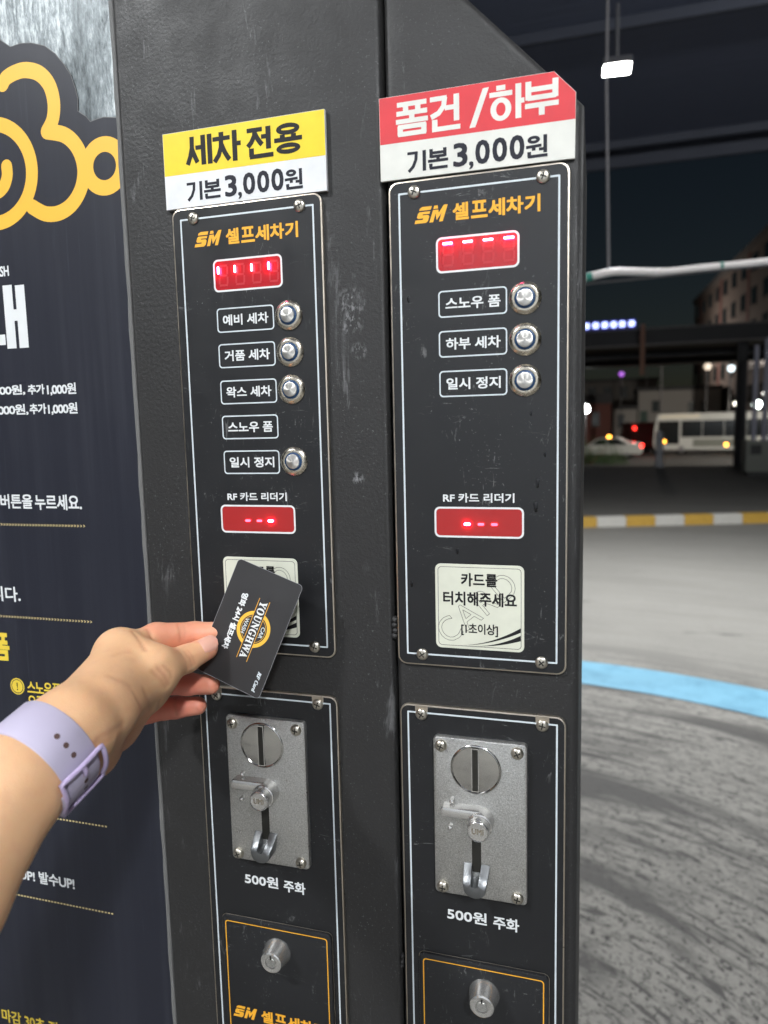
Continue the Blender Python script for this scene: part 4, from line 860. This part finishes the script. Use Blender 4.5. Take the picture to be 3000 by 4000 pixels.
# vehicles on the road below the forecourt
mat('car_white', (.62,.63,.60), .3); mat('car_glass', (.015,.018,.02), .12); mat('tyre', (.02,.02,.02), .8); mat('hub', (.35,.35,.36), .35, .8)
mat('tail_red', (.5,.02,.02), .4, emit=(1,.03,.02), es=7.); mat('amber', (.7,.3,.03), .4, emit=(1,.42,.05), es=9.); mat('bus_blue', (.03,.07,.30), .4); mat('bus_lit', (.6,.55,.45), .5, emit=(1,.9,.7), es=.15); mat('van_red', (.22,.035,.03), .4)
def vehicle(name, label, cat, loc, yaw, side, width, mt, wheels, wr, wins, lights, extra=()):
    """side = outline in (along, up) mm, front at +along"""
    e = thing(name, label, cat, loc); c_, s_ = math.cos(yaw), math.sin(yaw)
    F = Frame(loc, (c_, s_, 0), (0,0,1), (s_, -c_, 0))          # w points to the right hand side of the vehicle
    MB().plate(side, -width/2, width/2, 60, True).build('body', _m[mt], e, F, True)
    for u in wheels:
        for sg in (-1, 1):
            w0 = sg*(width/2-120); mb = MB(); mb.lathe([(wr, w0-90), (wr, w0+90), (wr*.9, w0+115), (wr*.62, w0+118)], u, wr, 22); wh = mb.build('wheel', _m['tyre'], e, F, True)
            mb = MB(); mb.lathe([(wr*.6, w0+sg*112), (wr*.25, w0+sg*128), (0, w0+sg*130)], u, wr, 16); mb.build('hub', _m['hub'], wh, F, True)
    for q in wins:
        for sg in (1, -1):
            MB().plate(q if sg > 0 else list(reversed(q)), sg*(width/2-5), sg*(width/2+8)).build('side_window', _m['car_glass'], e, F)
    for (u, v_, w_, su, sv, sw__, mm_) in lights: MB().box(u-su, u+su, v_-sv, v_+sv, w_-sw__, w_+sw__).build('lamp', _m[mm_], e, F)
    for nm, (u0, u1, v0, v1, w0, w1, mm_) in extra: MB().box(u0, u1, v0, v1, w0, w1).build(nm, _m[mm_], e, F)
    return e
R2 = lambda a, b, c_, d: [(a, c_), (b, c_), (b, d), (a, d)]
bus = [(-4600, 380), (4500, 380), (4620, 900), (4560, 1900), (4380, 2900), (4200, 3020), (-4500, 3020), (-4600, 2850)]
vehicle('city_bus', 'white city bus with dark windows and lit amber indicators on the road', 'bus', (9.0, 57.2, -1.0), R_(180-9), bus, 2450, 'car_white', (2700, -2500), 470,
    [R2(-4400+i*1430, -3010+i*1430, 1300, 2500) for i in range(5)] + [R2(2850, 4300, 800, 2500)],
    [(4480, 950, 1000, 60, 110, 220, 'amber'), (3900, 1000, -1245, 140, 110, 20, 'amber'), (-300, 720, -1245, 110, 110, 20, 'amber'), (-4610, 1150, 1000, 20, 180, 120, 'tail_red'), (-4450, 1150, -1240, 120, 180, 20, 'tail_red')],
    (('advert_panel', (-4300, -2950, 500, 1250, -1252, -1236, 'bus_blue')), ('advert_panel', (-2050, 1900, 600, 1150, -1250, -1236, 'machine_grey')), ('roof_sign', (1500, 4200, 2660, 2960, -1246, -1232, 'bus_lit')), ('windscreen', (4395, 4590, 1200, 2500, -1100, 1100, 'car_glass'))))
sedan = [(-2200, 330), (2150, 330), (2230, 620), (2050, 830), (1150, 960), (520, 1400), (-750, 1430), (-1500, 1080), (-2150, 1000), (-2260, 700)]
vehicle('taxi', 'white saloon taxi with orange roof light and red tail lamps', 'car', (.9, 51.5, -.98), R_(172), sedan, 1780, 'car_white', (1400, -1350), 310,
    [[(1000, 960), (480, 1340), (-60, 1370), (-60, 960)], [(-130, 960), (-130, 1370), (-720, 1370), (-1350, 1010), (-1250, 960)]],
    [(-2235, 850, 620, 40, 110, 200, 'tail_red'), (-2235, 850, -620, 40, 110, 200, 'tail_red'), (-2100, 850, 880, 120, 100, 20, 'tail_red'), (-100, 1500, 0, 100, 70, 250, 'amber')])
vanp = [(-2600, 350), (2300, 350), (2450, 900), (2200, 1200), (1700, 2300), (1500, 2450), (-2500, 2450), (-2600, 2300)]
vehicle('delivery_truck', 'dull red box truck seen from behind with two red lamps', 'truck', (3.5, 61.5, -1.0), R_(97), vanp, 2100, 'van_red', (1500, -1600), 360, [R2(700, 1650, 1300, 2000)],
    [(-2615, 2000, -800, 20, 110, 110, 'tail_red'), (-2615, 2000, 800, 20, 110, 110, 'tail_red'), (-2615, 800, 850, 20, 150, 100, 'tail_red'), (-2615, 800, -850, 20, 150, 100, 'tail_red')],
    (('rear_door', (-2622, -2605, 500, 2200, -950, 950, 'van_red')), ('bumper', (-2680, -2600, 350, 500, -1000, 1000, 'tyre'))))
# shrub beside the road
sh_ = thing('shrub', 'low green leafy shrub at the edge of the forecourt by the road', 'shrub', (-.4, 43.0, -.94))
m = mat('leaf_green', (.06,.14,.03), .6); t = NT(m); t.base(t.mix(t.noise(t.coord(), 3, 3), (.03,.08,.02), (.10,.20,.05)))
mb = MB(); rg = random.Random(3)
for i in range(3600):
    a, b_ = rg.uniform(0, 6.283), rg.random()**.5; cx_, cy_ = math.cos(a)*b_, math.sin(a)*b_; hh = (1-b_*b_*.75)*(.75+.35*math.sin(a*3+1)+.1)
    p = np.array((-.4+cx_*2.3, 43.+cy_*1.1, -.9+rg.uniform(.0, 1.)*hh*1.5))*1000
    d1 = np.array([rg.gauss(0, 1) for _ in range(3)]); d1 /= np.linalg.norm(d1); d2 = np.cross(d1, [rg.gauss(0, 1) for _ in range(3)]); d2 /= np.linalg.norm(d2); s_ = rg.uniform(35, 75)
    mb.add([p-d1*s_, p-d2*s_*.4, p+d1*s_, p+d2*s_*.4], [(0, 1, 2, 3)])
mb.build('foliage', m, sh_, WORLD)
mb = MB()
for i in range(14):
    a = i*.45; mb.tube([mm(-.4+.2*math.cos(a), 43.+.2*math.sin(a), -.96), mm(-.4+1.3*math.cos(a), 43.+.6*math.sin(a), -.1+.4*rg.random())], [22, 6], 5)
mb.build('stems', _m['post_brown'], sh_, WORLD)
# houses, flats, street lamps; the last pair is added
mat('house_white', (.40,.38,.36), .8); mat('house_grey', (.16,.155,.15), .8); mat('house_brick', (.16,.06,.05), .8); mat('roof_dark', (.05,.05,.055), .7); mat('shop_blue', (.02,.04,.14), .5); mat('win_dark', (.02,.03,.035), .2); mat('door_green', (.03,.08,.06), .5); mat('flat_wall', (.20,.17,.15), .8); mat('flat_red', (.20,.08,.07), .8)
def house(label, x0, x1, y, z1, mt, wins, doors=(), awn=(), depth=7., roof=.35):
    e = thing('house', label, 'house', ((x0+x1)/2, y, -1)); X0, X1, Yk = x0*1000, x1*1000, y*1000
    MB().box(X0, X1, Yk, Yk+depth*1000, -1000, z1*1000).build('wall', _m[mt], e, WORLD)
    MB().box(X0-150, X1+150, Yk-150, Yk+depth*1000+150, z1*1000+2, (z1+roof)*1000).build('roof', _m['roof_dark'], e, WORLD)
    for nm, L_, mm_ in (('window', wins, 'win_dark'), ('door', doors, 'door_green'), ('awning', awn, 'shop_blue')):
        for (a, b_, c_, d_) in L_:
            o = MB().box(a*1000, b_*1000, Yk-(600 if nm == 'awning' else 40), Yk-2, c_*1000, d_*1000).build(nm, _m[mm_], e, WORLD)
            if nm == 'window': MB().box(a*1000-60, b_*1000+60, Yk-70, Yk-42, c_*1000-70, c_*1000).build('sill', _m['house_grey'], o, WORLD)
    return e
house('low white house with blue awnings and a green door behind the bus', 4.3, 12.0, 77.5, 4.6, 'house_white', [(5.6, 6.3, 2.5, 3.6), (9.0, 9.6, 1.4, 3.4), (10.2, 10.8, 1.4, 3.4)], [(4.5, 5.2, .2, 2.6)], [(6.6, 8.4, 1.0, 2.0), (9.0, 10.9, .8, 1.3)])
house('grey house with a plain front at the end of the white house', 12.4, 18.5, 77.0, 4.4, 'house_grey', [(13.4, 14.6, 1.6, 3.2), (15.8, 17.0, 1.6, 3.2)])
house('brick house with a pale upper band beside the street lamp', -4.5, 1.6, 75.0, 3.4, 'house_brick', [(-3.6, -2.6, 1.2, 2.6), (-.2, .5, 1.2, 2.6)], (), (), 7., 1.0)
house('flat grey workshop between the brick house and the white house', 1.9, 4.1, 76.2, 2.8, 'house_white', [(2.3, 2.9, 1.0, 2.3)])
house('long dim building with a row of windows behind the low houses', -6, 7.5, 95.0, 6.6, 'house_grey', [(-4.6+i*1.9, -3.6+i*1.9, 4.6, 6.0) for i in range(6)])
ap = thing('apartment_block', 'tall dim apartment block with red stripes behind the far canopy', 'building', (14.5, 82, -1)); q0, q1 = np.array((12.0, 99.3)), np.array((13.1, 63.0))
dv = (q1-q0); La = float(np.linalg.norm(dv)); dv /= La; Fa = Frame((q0[0], q0[1], -1), (dv[0], dv[1], 0), (0,0,1), (dv[1], -dv[0], 0))
MB().box(0, La*1000, 0, 17000, -11000, 0).build('wall', _m['flat_wall'], ap, Fa); MB().box(-200, La*1000+200, 17002, 17600, -11200, 200).build('parapet', _m['house_grey'], ap, Fa)
for i in range(9):
    u = 1800+i*4000
    if i % 3 == 1: MB().box(u-1500, u-700, 0, 17000, 5, 60).build('red_stripe', _m['flat_red'], ap, Fa)
    for k in range(6):
        w_ = MB().box(u, u+1900, 1200+k*2750, 2700+k*2750, 5, 40).build('window', _m['win_dark'], ap, Fa)
        MB().box(u-80, u+1980, 1080+k*2750, 1190+k*2750, 5, 160).build('sill', _m['flat_wall'], w_, Fa)
def street_lamp(label, loc, base, colr, es, r=.2, arm_=True, power=0, aim=None):
    e = thing('street_lamp', label, 'street lamp', (loc[0], loc[1]+.4, base)); k = 'glow_%d' % len(_m); mg = mat(k, (.9,.9,.9), .4, emit=colr, es=es)
    MB().tube([mm(loc[0], loc[1]+.4, base), mm(loc[0], loc[1]+.4, loc[2]+.1)], 60, 8).build('pole', _m['rod_grey'], e, WORLD, True)
    MB().tube([mm(loc[0], loc[1]+.4, loc[2]+.08), mm(loc[0], loc[1], loc[2]+r+.02)], 35, 6).build('arm', _m['rod_grey'], e, WORLD, True)
    MB().lathe([(r*500, -r*1000), (r*900, -r*600), (r*1000, 0), (r*800, r*600), (0, r*800)], 0, 0, 14).build('globe', mg, e, Frame(loc, (1,0,0), (0,1,0), (0,0,1)), True)
    if power:
        li = bpy.data.lights.new('lamp_light', 'AREA'); li.energy = power; li.color = colr; li.size = .5; lo = bpy.data.objects.new('lamp_light', li); col.objects.link(lo); lo.location = (loc[0], loc[1], loc[2]-r-.1); lo.rotation_euler = (Vector(aim)-Vector(loc)).to_track_quat('-Z', 'Y').to_euler(); lo.parent = e; lo.matrix_parent_inverse = Matrix.Translation(-Vector((loc[0], loc[1]+.4, base)))
    return e
street_lamp('bright white lamp in front of the brick house', (-.541, 45, 2.36), -1, (.95, 1., .97), 30, .26)
street_lamp('white lamp above the rear of the bus', (10.28, 59.1, 2.7), -1, (1., .96, .8), 18, .22)
street_lamp('greenish white lamp beside the vacuum machine tubes', (9.61, 49.0, 2.41), -1, (.9, 1., .95), 30, .26)
street_lamp('small white lamp high beside the vacuum machine tubes', (11.07, 53.9, 3.22), -1, (1., .97, .9), 14, .16)
street_lamp('tall lamp post with a dim white head behind the bus', (5.0, 59.8, 6.52), -1, (1., .9, .75), 1.5, .26)
street_lamp('tall lamp post with a dim orange head behind the bus', (8.2, 59.4, 5.57), -1, (1., .8, .6), 1., .26)
street_lamp('pale blue lamp over the roof of the grey house', (9.8, 59.2, 5.34), -1, (.8, .95, 1.), 2.5, .24)
street_lamp('small purple lamp over the long dim building', (2.37, 69.96, 5.94), -1, (.45, .08, .8), 1.2, .22)
street_lamp('tall lamp added out of view to light the road and the bus', (19.0, 40.0, 8.0), -1, (1., .93, .82), 20, .3, power=4200, aim=(7, 57, .5))  # added lamp outside the view, brightens bus, road and houses
street_lamp('hidden lamp added to brighten the wall of the apartment block', (5.5, 84.0, 8.5), -1, (1., .85, .75), 3., .22, power=800, aim=(12.6, 80., 12.))  # added lamp hidden by the far canopy, lifts the dark flats
